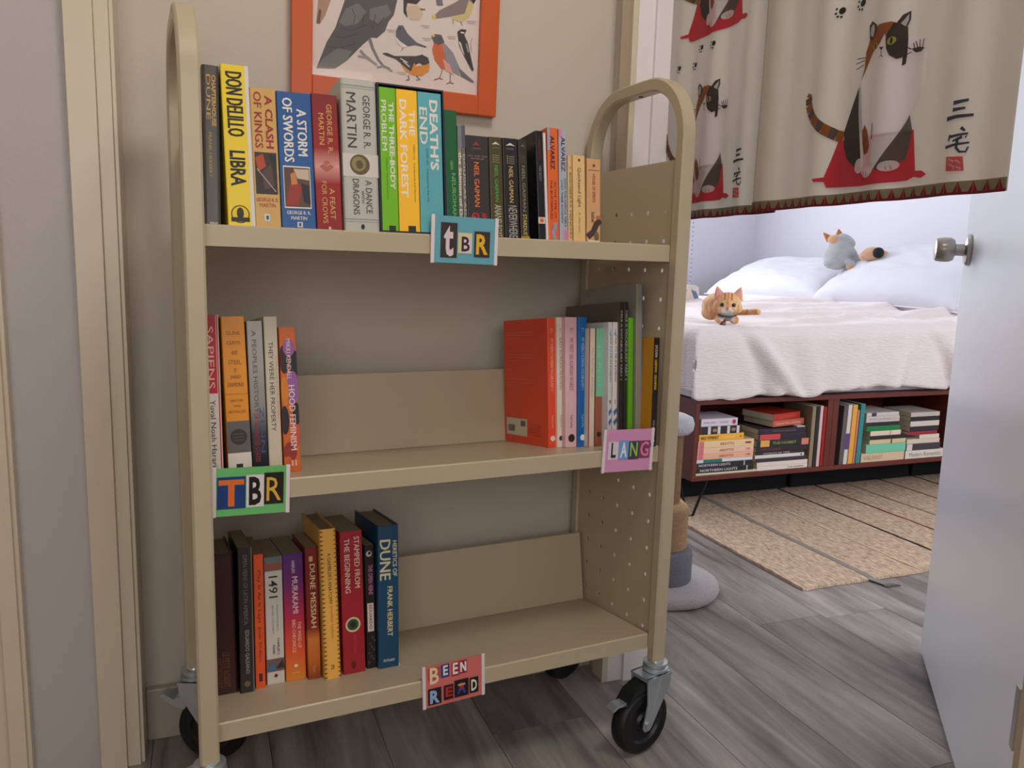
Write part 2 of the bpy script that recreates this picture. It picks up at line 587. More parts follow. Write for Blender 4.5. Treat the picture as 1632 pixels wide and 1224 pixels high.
def side_frame(x0, x1):
    bm = bmesh.new()
    R = 0.10
    cy0, cy1, ct = YF + TD / 2, YR - TD / 2, PTOP - TD / 2
    path = [(cy0, PB, 0.0)]
    N = 14
    for i in range(N + 1):
        a = math.pi - (math.pi / 2) * i / N
        path.append((cy0 + R + R * math.cos(a), ct - R + R * math.sin(a), a))
    for i in range(N + 1):
        a = math.pi / 2 - (math.pi / 2) * i / N
        path.append((cy1 - R + R * math.cos(a), ct - R + R * math.sin(a), a))
    path.append((cy1, PB, 0.0))
    nrm = []
    for i, p in enumerate(path):
        if i == 0: nrm.append((-1, 0))
        elif i == len(path) - 1: nrm.append((1, 0))
        else: nrm.append((math.cos(p[2]), math.sin(p[2])))
    h = TD / 2
    bv = 0.003
    prof = [(h, x0 + bv), (h - bv, x0), (-h + bv, x0), (-h, x0 + bv), (-h, x1 - bv), (-h + bv, x1), (h - bv, x1), (h, x1 - bv)]
    rings = []
    for (y, z, a), n in zip(path, nrm):
        rings.append([bm.verts.new((x, y + n[0] * o, z + n[1] * o)) for o, x in prof])
    k = len(prof)
    for a, b in zip(rings[:-1], rings[1:]):
        for i in range(k):
            bm.faces.new((a[i], a[(i + 1) % k], b[(i + 1) % k], b[i]))
    bm.faces.new(rings[0][::-1]); bm.faces.new(rings[-1])
    fixn(bm)
    return bm

def side_panel(x):
    """perforated sheet: real octagonal holes through 1.5 mm steel"""
    ys = [0.0519 * i for i in range(5)]
    zs = [0.985 - 0.0508 * i for i in range(16)]
    yb = [YF + TD - 0.002] + [(a + b) / 2 for a, b in zip(ys[:-1], ys[1:])] + [YR - TD + 0.002]
    zb = [1.070, 0.985 + 0.0254] + [(a + b) / 2 for a, b in zip(zs[:-1], zs[1:])] + [zs[-1] - 0.0254, 0.19]
    bm = bmesh.new()
    r = 0.0040
    cache = {}
    def V(y, z):
        k = (round(y, 5), round(z, 5))
        if k not in cache: cache[k] = bm.verts.new((x, y, z))
        return cache[k]
    for j in range(len(zb) - 1):
        zt, zl = zb[j], zb[j + 1]
        for i in range(5):
            y0, y1 = yb[i], yb[i + 1]
            c = [V(y0, zl), V(y1, zl), V(y1, zt), V(y0, zt)]
            if j == 0 or j == len(zb) - 2:
                bm.faces.new(c); continue
            zc = zs[j - 1]
            yc = ys[i]
            o = [bm.verts.new((x, yc + r * math.cos(math.radians(-112.5 + 45 * t)), zc + r * math.sin(math.radians(-112.5 + 45 * t)))) for t in range(8)]
            for q in range(4):
                a, b = c[q], c[(q + 1) % 4]
                bm.faces.new((a, b, o[(2 * q + 1) % 8], o[2 * q]))
                bm.faces.new((b, o[(2 * q + 2) % 8], o[(2 * q + 1) % 8]))
    g = bmesh.ops.extrude_face_region(bm, geom=bm.faces[:])
    for v in g['geom']:
        if isinstance(v, bmesh.types.BMVert): v.co.x += 0.0015
    fixn(bm)
    return bm

for x0, x1, xp in ((0.0, PT, 0.004), (-CWD - PT, -CWD, -CWD - 0.0055)):
    obj('side_frame', side_frame(x0, x1), M_cart, cart, smooth_angle=35)
    obj('side_panel', side_panel(xp), M_cart, cart)
    bm = bmesh.new()
    lathe(bm, [(0.0, 0), (0.0045, 0), (0.0045, 0.001), (0, 0.001)], 16, Matrix.Translation(((x0 + x1) / 2, 0.105, PTOP - TD - 0.0009)), cap=False)
    tag(obj('frame_plug', bm, M_black, cart), 'black plug under the handle')

for zs_ in ZS:
    t = 0.0016
    bm = bmesh.new()
    q = [(YL, zs_ - LIP), (YL, zs_ - 0.002), (YL + 0.002, zs_), (YL + DEP, zs_ - DROP), (YL + DEP, zs_ - DROP - t),
         (YL + 0.003, zs_ - t - 0.0003), (YL + t, zs_ - 0.004), (YL + t, zs_ - LIP + t), (YL + 0.016, zs_ - LIP + t), (YL + 0.016, zs_ - LIP)]
    prism(bm, q, 0, -CWD, 0.0)
    fixn(bm)
    obj('shelf', bm, M_cart, cart, smooth_angle=30)
    bm = bmesh.new()
    y0, z0, y1, z1 = 0.2063, zs_ - DROP + 0.0005, 0.2316, zs_ + 0.1113
    prism(bm, [(y0, z0), (y1, z1), (y1 + 0.012, z1 - 0.001), (y1 + 0.012, z1 - 0.003), (y1 + 0.002, z1 - 0.002), (y0 + 0.002, z0)], 0, -CWD + 0.001, -0.001)
    fixn(bm)
    obj('back_plate', bm, M_cart, cart, smooth_angle=30)

def caster(x, y, yaw, brake=True):
    """origin at the tube bottom; local +x is the trailing direction of the wheel"""
    root = bpy.data.objects.new('caster', None)
    COL.objects.link(root)
    root.parent = cart
    root.matrix_local = Matrix.Translation((x, y, 0)) @ Matrix.Rotation(yaw, 4, 'Z')
    tr, wr, wt = 0.034, 0.0615, 0.030
    bm = bmesh.new()
    lathe(bm, [(0.0, 0.150), (0.0205, 0.150), (0.0235, 0.153), (0.0235, 0.158), (0.0190, 0.160), (0.0190, 0.163), (0.0225, 0.164), (0.0225, 0.168), (0.013, 0.169), (0.012, 0.172), (0, 0.172)], 28, cap=False)
    obj('swivel_cup', bm, M_zinc, root, smooth_angle=35)
    bm = bmesh.new()                               # fork: top plate and two tapering cheeks
    bx(bm, -0.022, 0.040, -0.023, 0.023, 0.146, 0.150)
    for s in (-1, 1):
        a, b = (0.0190, 0.0215) if s > 0 else (-0.0215, -0.0190)
        prism(bm, [(-0.021, 0.150), (-0.020, 0.128), (tr - 0.012, 0.055), (tr - 0.006, 0.048), (tr + 0.006, 0.048), (tr + 0.011, 0.055), (0.036, 0.10), (0.040, 0.150)], 1, a, b)
        c, d = (0.0215, 0.0228) if s > 0 else (-0.0228, -0.0215)
        prism(bm, [(0.004, 0.142), (0.007, 0.142), (0.020, 0.09), (0.017, 0.09)], 1, c, d)
    fixn(bm)
    obj('fork', bm, M_zinc, root)
    WM = Matrix.Translation((tr, 0, wr)) @ Matrix.Rotation(math.pi / 2, 4, 'X')
    bm = bmesh.new()
    h = wt / 2
    lathe(bm, [(0.047, -h + 0.001), (0.056, -h), (wr - 0.002, -h + 0.003), (wr, -h + 0.009), (wr, h - 0.009), (wr - 0.002, h - 0.003), (0.056, h), (0.047, h - 0.001), (0.047, -h + 0.001)], 40, WM, cap=False)
    fixn(bm)
    obj('tyre', bm, M_black, root, smooth_angle=40)
    bm = bmesh.new()
    lathe(bm, [(0.0, -h + 0.001), (0.014, -h + 0.001), (0.018, -h + 0.006), (0.036, -h + 0.006), (0.040, -h + 0.0015), (0.0475, -h + 0.0015), (0.0475, h - 0.0015), (0.040, h - 0.0015), (0.036, h - 0.006), (0.018, h - 0.006), (0.014, h - 0.001), (0.0, h - 0.001)], 36, WM, cap=False)
    fixn(bm)
    obj('hub', bm, mat('black_plastic', (22, 22, 25), 0.4, var=0.05), root, smooth_angle=40)
    bm = bmesh.new()
    lathe(bm, [(0, -0.026), (0.007, -0.026), (0.007, -0.022), (0.004, -0.022), (0.004, 0.022), (0.007, 0.022), (0.007, 0.026), (0, 0.026)], 12, WM, cap=False)
    obj('axle_bolt', bm, M_zinc, root)
    if brake == 'rear':
        bm = bmesh.new()
        prism(bm, [(-.016, .120), (-.034, .112), (-.052, .122), (-.058, .119), (-.054, .113), (-.036, .100), (-.012, .092)], 1, -0.011, 0.011)
        fixn(bm)
        obj('brake_pedal', bm, M_zinc, root)
    elif brake:
        bm = bmesh.new()
        prism(bm, [(0.036, 0.140), (0.066, 0.128), (0.082, 0.108), (0.079, 0.104), (0.060, 0.120), (0.036, 0.128)], 1, -0.016, 0.016)
        fixn(bm)
        obj('brake_cover', bm, M_dark_steel, root)
        bm = bmesh.new()
        prism(bm, [(0.078, 0.112), (0.100, 0.113), (0.112, 0.106), (0.110, 0.103), (0.098, 0.108), (0.078, 0.107)], 1, -0.010, 0.010)
        fixn(bm)
        obj('brake_pedal', bm, M_zinc, root)
    return root

# ---- caster positions (tube centres); swivelled as in the photo
caster(PT / 2, YF + TD / 2, math.radians(190))
caster(-CWD - PT / 2, YF + TD / 2, math.radians(120))
caster(PT / 2, YR - TD / 2, math.radians(200), False)
caster(-CWD - PT / 2, YR - TD / 2, math.radians(-25), 'rear')

# ---- sign cards clipped on the shelf lips
YSIGN = YL - 0.0015
cn = np.array(CARTM.to_3x3() @ Vector((0, 1, 0)))
def to_cart(p, Y):
    P0 = np.array(CARTM @ Vector((0, Y, 0)))
    return CARTI @ Vector(onP(p, P0, cn))
def sign(name, label, corners, bg, draw):
    c = [to_cart(p, YSIGN) for p in corners]          # TL TR BR BL
    w = ((c[1] - c[0]).length + (c[2] - c[3]).length) / 2
    h = ((c[0] - c[3]).length + (c[1] - c[2]).length) / 2
    ctr = (c[0] + c[1] + c[2] + c[3]) / 4
    d = (c[1] - c[0]).normalized() + (c[2] - c[3]).normalized()
    roll = math.atan2(d.z, d.x)
    mw = CARTM @ Matrix.Translation((ctr.x, YSIGN - 0.0012, ctr.z)) @ Matrix.Rotation(-roll, 4, 'Y')
    t = thing(name, label, 'sign', mw, 'shelf signs on the book cart')
    bm = bmesh.new(); bx(bm, -w / 2, w / 2, -0.0006, 0.0012, -h / 2, h / 2)
    obj('card', bm, mat('card_%d_%d_%d' % bg, bg, 0.25, var=0.02, coat=0.6), t)
    for s in (-1, 1):
        bm = bmesh.new()
        bx(bm, s * w / 2 - 0.0028, s * w / 2 + 0.0028, -0.0016, 0.0016, -h / 2 - 0.001, h / 2 + 0.001, bev=0.0006)
        obj('side_strip', bm, mat('white_plastic', (225, 215, 220), 0.25), t)
    p = Print()
    draw(p)
    p.build('lettering', lambda u, v, off: (-w / 2 + u * w, -0.0006 - off, -h / 2 + v * h), t, rough=0.25)
    return t
def d_tbr1(p):
    p.rect(.12, .375, .11, .86, (58, 50, 52)); p.text('t', .245, .47, .15, .66, (222, 205, 210), bold=.03)
    p.rect(.39, .61, .22, .66, (214, 205, 160)); p.rect(.47, .60, .22, .56, (216, 206, 214)); p.text('B', .51, .42, .13, .32, (62, 36, 48), bold=.02)
    p.rect(.645, .895, .15, .71, (56, 46, 48)); p.text('R', .77, .43, .19, .44, (228, 178, 50), bold=.03)
def d_tbr2(p):
    p.rect(.04, .42, .15, .82, (34, 62, 124)); p.text('T', .23, .48, .34, .56, (222, 112, 50), bold=.03)
    p.rect(.43, .67, .16, .84, (222, 216, 214)); p.text('B', .55, .50, .17, .60, (34, 28, 32), bold=.03)
    p.rect(.67, .94, .20, .87, (40, 36, 32)); p.text('R', .805, .52, .2, .5, (222, 176, 66), bold=.0)
def d_lang(p):
    p.rect(.08, .29, .30, .72, (214, 206, 214)); p.text('L', .19, .52, .10, .36, (40, 44, 62), bold=.03)
    p.rect(.30, .50, .28, .74, (110, 160, 214)); p.text('A', .40, .52, .14, .36, (226, 230, 236), bold=.03)
    p.rect(.50, .72, .28, .72, (66, 62, 74)); p.text('N', .61, .52, .15, .34, (150, 206, 90), bold=.01)
    p.rect(.72, .95, .30, .72, (122, 60, 92)); p.text('G', .835, .52, .18, .36, (232, 120, 170), bold=.02)
def d_been(p):
    p.rect(.06, .27, .66, .96, (176, 86, 70)); p.text('B', .17, .76, .15, .40, (236, 214, 176), bold=.02)
    p.rect(.28, .42, .66, .98, (52, 62, 140)); p.text('E', .355, .83, .08, .24, (230, 226, 230), bold=.03)
    p.rect(.46, .58, .64, .98, (156, 36, 62)); p.text('E', .52, .82, .09, .28, (236, 230, 230), bold=.03)
    p.rect(.59, .72, .66, .98, (156, 36, 62)); p.text('N', .655, .82, .09, .24, (236, 230, 230), bold=.03)
    p.rect(.06, .28, .06, .46, (30, 26, 30)); p.text('R', .17, .25, .16, .32, (150, 178, 220), bold=.04)
    p.rect(.32, .48, .10, .46, (40, 26, 28)); p.text('E', .41, .29, .12, .24, (186, 40, 44), bold=.03)
    p.rect(.50, .74, .10, .52, (24, 22, 34)); p.text('A', .62, .31, .15, .28, (60, 66, 150), bold=.05); p.rect(.56, .68, .37, .42, (214, 160, 50)); p.rect(.59, .65, .30, .36, (190, 40, 60))
    p.rect(.76, .91, .12, .50, (24, 22, 24)); p.text('D', .835, .31, .10, .28, (226, 222, 206), bold=.03)
sign('sign_card', 'blue shelf sign with cut-out letters tBR on the top shelf lip', [(690, 343), (791, 349), (789, 423), (688, 417)], (98, 168, 186), d_tbr1)
sign('sign_card', 'green shelf sign with cut-out letters TBR on the middle shelf', [(341, 747), (459, 741), (457.5, 815), (340, 824)], (108, 190, 112), d_tbr2)
sign('sign_card', 'pink shelf sign with cut-out letters LANG on the middle shelf', [(964, 685.6), (1039.5, 682.5), (1036, 747.8), (959.8, 753)], (214, 146, 190), d_lang)
sign('sign_card', 'coral shelf sign reading BEEN READ on the bottom shelf lip', [(675.3, 1064), (769.5, 1041.7), (769, 1105.5), (675.5, 1129.3)], (214, 112, 108), d_been)

# ================================================================== BOOKS
M_page = mat('book_paper', (196, 184, 160), 0.8, var=0.12, scale=4, stretch=(900, 2, 2))
M_page_d = mat('book_paper_aged', (150, 136, 112), 0.8, var=0.15, scale=4, stretch=(900, 2, 2))

def make_book(mw, t, H, D, cov, hc=False, draw=None, label=None, group=None, name='book', pages=None, cat='book'):
    """origin at the bottom middle of the spine, spine towards -y, depth +y, height +z"""
    root = thing(name, label, cat, mw, group)
    w = min(0.0026 if hc else 0.0007, t * 0.2)
    r = min(0.004 if hc else 0.0015, t * 0.3)
    h = t / 2
    out = [(-h, D), (-h, r), (-h + r * 0.3, r * 0.3), (-h + r, 0), (h - r, 0), (h - r * 0.3, r * 0.3), (h, r), (h, D)]
    inn = [(h - w, D), (h - w, r + w), (h - w, w * 1.2), (-h + w, w * 1.2), (-h + w, r + w), (-h + w, D)]
    bm = bmesh.new()
    prism(bm, out + inn, 2, 0, H)
    fixn(bm)
    obj('cover', bm, cov, root)
    ov = 0.003 if hc else 0.0004
    bm = bmesh.new()
    bx(bm, -h + w * 1.02, h - w * 1.02, w * 1.3, D - (0.004 if hc else 0.0006), ov, H - ov)
    obj('pages', bm, pages or M_page, root)
    if draw:
        p = Print()
        draw(p, t, H)
        if p.polys:
            p.build('spine_print', lambda u, v, off: (-h + u, -off, v), root, base=0.0002, step=0.00004)
    return root

# printing helpers: u runs 0..1 across the spine, v 0..1 up it
def vt(p, t, H, s, u, v0, v1, gh, col, bold=0.01):      # reads downwards
    p.text(s, u * t, (v0 + v1) / 2 * H, abs(v1 - v0) * H, gh * t, col, -90, bold)
def ht(p, t, H, s, u, v, w, gh, col, bold=0.01):        # upright
    p.text(s, u * t, v * H, w * t, gh * H, col, 0, bold)
def rc(p, t, H, u0, u1, v0, v1, col):
    p.rect(u0 * t, u1 * t, v0 * H, v1 * H, col)
def el(p, t, H, u, v, ru, col):
    p.ell(u * t, v * H, ru * t, ru * t, col)

CARTN = CARTM.to_3x3()
def shelf_frame(i):
    M = Matrix.Identity(4)
    Dd = Vector((0, math.cos(ALPHA), -math.sin(ALPHA))); Nn = Vector((0, math.sin(ALPHA), math.cos(ALPHA)))
    for k in range(3):
        M[k][0], M[k][1], M[k][2] = (1, 0, 0)[k], Dd[k], Nn[k]
        M[k][3] = (0, YL, ZS[i])[k]
    return CARTM @ M
SFR = [shelf_frame(i) for i in range(3)]
SFI = [m.inverted() for m in SFR]

def place(sh, s, bl, br, yb, tl, tr, yt, yaw=0.0):
    """spine corners in the photo -> place, thickness, height and lean of a book on a sloped shelf"""
    M, I = SFR[sh], SFI[sh]
    nD = np.array((M.to_3x3() @ Vector((0, 1, 0)))); nN = np.array((M.to_3x3() @ Vector((0, 0, 1))))
    if s is None:
        s = (I @ Vector(onP(((bl + br) / 2, yb), np.array(M.translation), nN))).y
    P0 = np.array(M @ Vector((0, s, 0)))
    q = [I @ Vector(onP(p, P0, nD)) for p in ((bl, yb), (br, yb), (tl, yt), (tr, yt))]
    H = (q[2].z + q[3].z) / 2
    th = ((q[1].x - q[0].x) + (q[3].x - q[2].x)) / 2
    cb, ctp = (q[0].x + q[1].x) / 2, (q[2].x + q[3].x) / 2
    zb = (q[0].z + q[1].z) / 2
    sl = (ctp - cb) / (H - zb)
    x0 = cb - sl * zb
    lo = min(x0, x0 + sl * H) - th / 2 + CWD - .0015       # keep clear of the side panels
    if lo < 0: th += lo; x0 -= lo / 2
    hi = max(x0, x0 + sl * H) + th / 2 - .002
    if hi > 0: th -= hi; x0 -= hi / 2
    roll = math.atan(sl)
    lift = abs(math.sin(roll)) * th / 2 + 0.0003
    return M @ Matrix.Translation((x0, s, lift)) @ Matrix.Rotation(math.radians(yaw), 4, 'Z') @ Matrix.Rotation(roll, 4, 'Y'), th * math.cos(roll), H

def cbook(sh, px, s, D, cov, label, draw=None, hc=False, name='book', pages=None, yaw=0.0, group=None):
    mw, th, H = place(sh, s, *px, yaw)
    if isinstance(cov, tuple):
        cov = mat('cover_%d_%d_%d' % cov, cov, 0.36, var=0.02, scale=30)
    g = group or ('books on the top shelf', 'books on the middle shelf', 'books on the bottom shelf')[sh]
    return make_book(mw, th - 0.0004, H, D, cov, hc, draw, label, g, name, pages)

WHT, BLK, GLD = (226, 220, 212), (20, 18, 20), (206, 168, 84)
# ---------------- top shelf
S0 = 0.010
def d(p, t, H):
    vt(p, t, H, 'CHAPTERHOUSE', .70, .94, .62, .26, GLD, .02); vt(p, t, H, 'DUNE', .38, .94, .66, .24, GLD, .0)
    vt(p, t, H, 'FRANK HERBERT', .45, .58, .30, .20, (178, 150, 80)); ht(p, t, H, 'BERKLEY', .6, .012, .5, .012, WHT)
    rc(p, t, H, .93, 1, 0, 1, (22, 24, 40))
cbook(0, (308, 352, 356, 303, 348, 103), S0, .145, (88, 84, 82), 'dark grey hardback with gold lettering at the left end of the top shelf', d, True)
def d(p, t, H):
    rc(p, t, H, .86, 1, 0, 1, (216, 212, 210))
    vt(p, t, H, 'DON DELILLO', .46, .955, .56, .60, BLK, .03); vt(p, t, H, 'LIBRA', .46, .47, .25, .56, BLK, .03)
    p.ell(.46 * t, .075 * H, .34 * t, .34 * t, (40, 36, 20)); p.ell(.46 * t, .075 * H, .30 * t, .30 * t, (232, 196, 40)); p.ell(.46 * t, .08 * H, .13 * t, .22 * t, (40, 36, 20))
    rc(p, t, H, .12, .80, .028, .055, (40, 36, 20))
cbook(0, (364, 407, 356, 349.7, 395.4, 104), S0, .135, (236, 206, 44), 'yellow paperback spine with tall thin black lettering on the top shelf', d)
def d(p, t, H):
    vt(p, t, H, 'A CLASH', .70, .95, .57, .30, (150, 34, 30), .03); vt(p, t, H, 'OF KINGS', .28, .97, .57, .30, (150, 34, 30), .03)
    rc(p, t, H, .08, .92, .24, .54, (52, 40, 40)); p.poly([(.1 * t, .50 * H), (.4 * t, .53 * H), (.5 * t, .44 * H), (.2 * t, .40 * H)], (176, 70, 40)); p.poly([(.35 * t, .40 * H), (.7 * t, .46 * H), (.8 * t, .30 * H), (.4 * t, .27 * H)], (84, 60, 56))
    p.stroke([(.15 * t, .42 * H), (.85 * t, .26 * H)], .03 * t, (190, 180, 170)); p.poly([(.6 * t, .52 * H), (.9 * t, .52 * H), (.9 * t, .40 * H)], (28, 30, 40))
    ht(p, t, H, 'GEORGE R. R.', .5, .20, .86, .028, (170, 70, 44)); ht(p, t, H, 'MARTIN', .5, .16, .62, .028, (170, 70, 44))
    rc(p, t, H, .36, .56, .045, .095, (216, 220, 220)); rc(p, t, H, .42, .52, .055, .085, (50, 70, 110))
cbook(0, (407, 449, 358, 397.2, 438.6, 141), S0, .105, (206, 164, 96), 'tan paperback with dark red title and a small battle picture on the spine', d)
def d(p, t, H):
    vt(p, t, H, 'A STORM', .70, .88, .54, .28, WHT, .035); vt(p, t, H, 'OF SWORDS', .30, .955, .49, .28, WHT, .035)
    rc(p, t, H, .10, .88, .15, .46, WHT); rc(p, t, H, .12, .86, .16, .45, (92, 66, 58)); p.poly([(.14 * t, .17 * H), (.5 * t, .17 * H), (.62 * t, .30 * H), (.35 * t, .40 * H)], (150, 52, 40))
    p.poly([(.4 * t, .44 * H), (.84 * t, .44 * H), (.84 * t, .36 * H), (.5 * t, .37 * H)], (196, 180, 160)); p.poly([(.6 * t, .34 * H), (.84 * t, .32 * H), (.84 * t, .18 * H), (.66 * t, .2 * H)], (36, 34, 40)); p.poly([(.3 * t, .40 * H), (.45 * t, .42 * H), (.5 * t, .33 * H), (.33 * t, .32 * H)], (196, 130, 70))
    ht(p, t, H, 'GEORGE R. R.', .5, .118, .70, .026, WHT); ht(p, t, H, 'MARTIN', .5, .078, .46, .026, WHT); rc(p, t, H, .44, .60, .01, .05, (196, 206, 214)); rc(p, t, H, .49, .55, .018, .042, (40, 66, 110))
cbook(0, (449, 505, 359, 439.9, 494.7, 148), S0, .105, (30, 86, 150), 'thick blue paperback with white title and framed battle picture on the spine', d)
def d(p, t, H):
    vt(p, t, H, 'GEORGE R. R.', .66, .93, .57, .20, (206, 160, 84)); vt(p, t, H, 'MARTIN', .34, .86, .63, .20, (206, 160, 84))
    for q in ((.34, .47), (.62, .47), (.48, .45), (.48, .50)):
        p.poly([(q[0] * t - .14 * t, q[1] * H), (q[0] * t, (q[1] + .018) * H), (q[0] * t + .14 * t, q[1] * H), (q[0] * t, (q[1] - .022) * H)], (176, 96, 84))
    vt(p, t, H, 'A FEAST', .64, .31, .08, .2, (206, 160, 84)); vt(p, t, H, 'FOR CROWS', .34, .36, .05, .2, (206, 160, 84)); ht(p, t, H, 'B', .5, .015, .1, .02, WHT)
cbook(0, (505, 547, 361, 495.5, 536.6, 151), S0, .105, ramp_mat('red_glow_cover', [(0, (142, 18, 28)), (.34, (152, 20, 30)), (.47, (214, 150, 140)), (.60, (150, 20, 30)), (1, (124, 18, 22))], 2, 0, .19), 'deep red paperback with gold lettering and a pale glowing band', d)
def d(p, t, H):
    vt(p, t, H, 'GEORGE R. R.', .70, .90, .55, .20, (70, 68, 66)); vt(p, t, H, 'MARTIN', .28, .91, .55, .26, (60, 58, 56))
    rc(p, t, H, 0, 1, .36, .51, (206, 202, 196)); p.ell(.47 * t, .44 * H, .28 * t, .28 * t, (96, 84, 50)); p.ell(.44 * t, .445 * H, .2 * t, .2 * t, (142, 128, 84)); p.ell(.46 * t, .44 * H, .1 * t, .12 * t, (90, 78, 48))
    vt(p, t, H, 'A DANCE', .70, .34, .12, .18, (82, 80, 78)); vt(p, t, H, 'WITH', .53, .27, .19, .08, (82, 80, 78)); vt(p, t, H, 'DRAGONS', .34, .345, .11, .18, (82, 80, 78))
    rc(p, t, H, 0, 1, .955, .958, (120, 118, 114)); rc(p, t, H, 0, 1, .940, .942, (120, 118, 114)); rc(p, t, H, 0, 1, .078, .081, (120, 118, 114)); rc(p, t, H, 0, 1, .062, .064, (120, 118, 114)); p.ell(.5 * t, .03 * H, .05 * t, .07 * t, BLK)
cbook(0, (549.6, 607, 364, 541.8, 599, 127), S0 - .004, .16, (186, 183, 177), 'thick silver grey hardback with a round bronze emblem on the spine', d, True)

# boxed set of three in a navy slipcase
mw, tb, Hb = place(0, .003, 607.5, 711.5, 367, 599.6, 707, 138)
sl = thing('slipcase', 'navy slipcase holding the green, yellow and blue trilogy', 'slipcase', mw)
bm = bmesh.new()
e = 0.0022; Db = 0.145
bx(bm, -tb / 2, -tb / 2 + e, 0, Db, 0, Hb); bx(bm, tb / 2 - e, tb / 2, 0, Db, 0, Hb)
bx(bm, -tb / 2 + e, tb / 2 - e, 0, Db, 0, e); bx(bm, -tb / 2 + e, tb / 2 - e, 0, Db, Hb - e, Hb); bx(bm, -tb / 2 + e, tb / 2 - e, Db - e, Db, e, Hb - e)
obj('slipcase_shell', bm, mat('navy_board', (26, 28, 54), 0.5, var=0.04), sl)
wsum = 26 + 33 + 38
xx = -tb / 2 + e + .0004
def d1(p, t, H):
    vt(p, t, H, 'THE THREE-BODY', .70, .90, .29, .30, WHT, .03); vt(p, t, H, 'PROBLEM', .26, .91, .56, .30, WHT, .03); vt(p, t, H, 'CIXIN LIU   Translated by Ken Liu', .36, .51, .22, .11, (40, 90, 20), 0); rc(p, t, H, .4, .8, 0, .035, (24, 40, 30))
def d2(p, t, H):
    vt(p, t, H, 'THE', .72, .86, .68, .28, (242, 226, 200), .03); vt(p, t, H, 'DARK FOREST', .30, .93, .24, .34, (242, 226, 200), .03); vt(p, t, H, 'CIXIN LIU   Translated by Joel Martinsen', .78, .62, .21, .1, (120, 84, 20), 0); rc(p, t, H, .42, .78, 0, .04, (40, 40, 40))
def d3(p, t, H):
    vt(p, t, H, 'DEATH\'S', .66, .95, .45, .36, WHT, .03); vt(p, t, H, 'END', .22, .89, .63, .32, WHT, .03); vt(p, t, H, 'CIXIN LIU   Translated by Ken Liu', .34, .60, .22, .11, (30, 70, 84), 0); rc(p, t, H, .42, .72, 0, .04, (40, 40, 40))
for wd, colr, dr, lb in ((26, (112, 186, 24), d1, 'lime green boxed paperback with bold white title'), (33, (250, 192, 44), d2, 'golden yellow boxed paperback with pale title'), (38, (92, 170, 182), d3, 'pale blue boxed paperback with bold white title')):
    tw = (tb - 2 * e - .0016) * wd / wsum
    make_book(mw @ Matrix.Translation((xx + tw / 2, 0.0005, e + .0004)), tw - .0007, Hb - 2 * e - .004, Db - e - .003, mat('cover_%d_%d_%d' % colr, colr, .36, var=.02, scale=30), False, dr, lb, 'boxed trilogy on the top shelf')
    xx += tw
def d(p, t, H):
    vt(p, t, H, 'NEUROMANCER', .62, .50, .02, .30, (120, 190, 110)); vt(p, t, H, 'GIBSON', .5, .60, .53, .22, (120, 190, 110))
cbook(0, (713, 733, 369, 706.8, 727.7, 176), S0, .105, (22, 92, 56), 'plain dark green paperback beside the boxed set', d)
def d(p, t, H):
    rc(p, t, H, 0, 1, .8, 1, (120, 124, 130)); vt(p, t, H, 'the Salmon of Doubt', .5, .76, .02, .8, (226, 216, 206), .02)
cbook(0, (732, 739.5, 371, 729, 734.8, 200), S0, .105, (142, 132, 122), 'thin grey paperback with pale slanted lettering next to the green one', d)
def d(p, t, H):
    rc(p, t, H, 0, 1, .8, 1, (84, 88, 96)); vt(p, t, H, 'DOUGLAS ADAMS', .5, .74, .02, .6, (206, 196, 186), .01)
cbook(0, (739.5, 746, 371, 734.8, 740.8, 200), S0, .105, (116, 108, 102), 'thin dark grey paperback beside the orange-lettered black one', d)
def d(p, t, H):
    p.poly([(.28 * t, .90 * H), (.45 * t, .945 * H), (.62 * t, .90 * H), (.45 * t, .91 * H)], (150, 50, 50)); ht(p, t, H, 'HARPER', .45, .875, .4, .015, (120, 110, 110)); ht(p, t, H, 'NEW YORK TIMES', .5, .80, .86, .014, (150, 130, 110)); ht(p, t, H, 'BESTSELLER', .5, .775, .6, .014, (150, 130, 110))
    vt(p, t, H, 'NEIL GAIMAN', .44, .74, .30, .22, (224, 122, 56), .02); vt(p, t, H, 'GODS', .34, .24, -.0 + .02, .34, (206, 40, 50), .03); vt(p, t, H, 'AMERICAN', .72, .24, .02, .22, (206, 40, 50), .03)
cbook(0, (746, 782.5, 374, 742, 778, 217), S0, .105, (52, 48, 52), 'charcoal paperback with orange author lettering behind the blue sign', d)
def neil(auth, title, tcol):
    def d(p, t, H):
        p.poly([(.2 * t, .925 * H), (.5 * t, .955 * H), (.85 * t, .925 * H), (.55 * t, .93 * H)], (216, 206, 190)); ht(p, t, H, 'HARPER', .5, .895, .5, .015, (130, 122, 110))
        for k in range(4): ht(p, t, H, '& more', .5, .82 - k * .022, .5, .014, (176, 164, 130))
        vt(p, t, H, 'NEIL GAIMAN', .5, .72, .36, .28, auth, .01); vt(p, t, H, title, .55, .33, .01, .55, tcol, .0)
    return d
cbook(0, (783, 804.5, 376, 779, 799.6, 219), S0, .105, (74, 68, 42), 'olive paperback with green author lettering', neil((92, 166, 84), 'ANANSI BOYS', (206, 200, 170)))
cbook(0, (805.5, 828.5, 377, 800, 825, 221), S0, .105, (34, 32, 38), 'black paperback with pale gold author lettering', neil((206, 176, 110), 'NEVERWHERE', (186, 180, 176)))
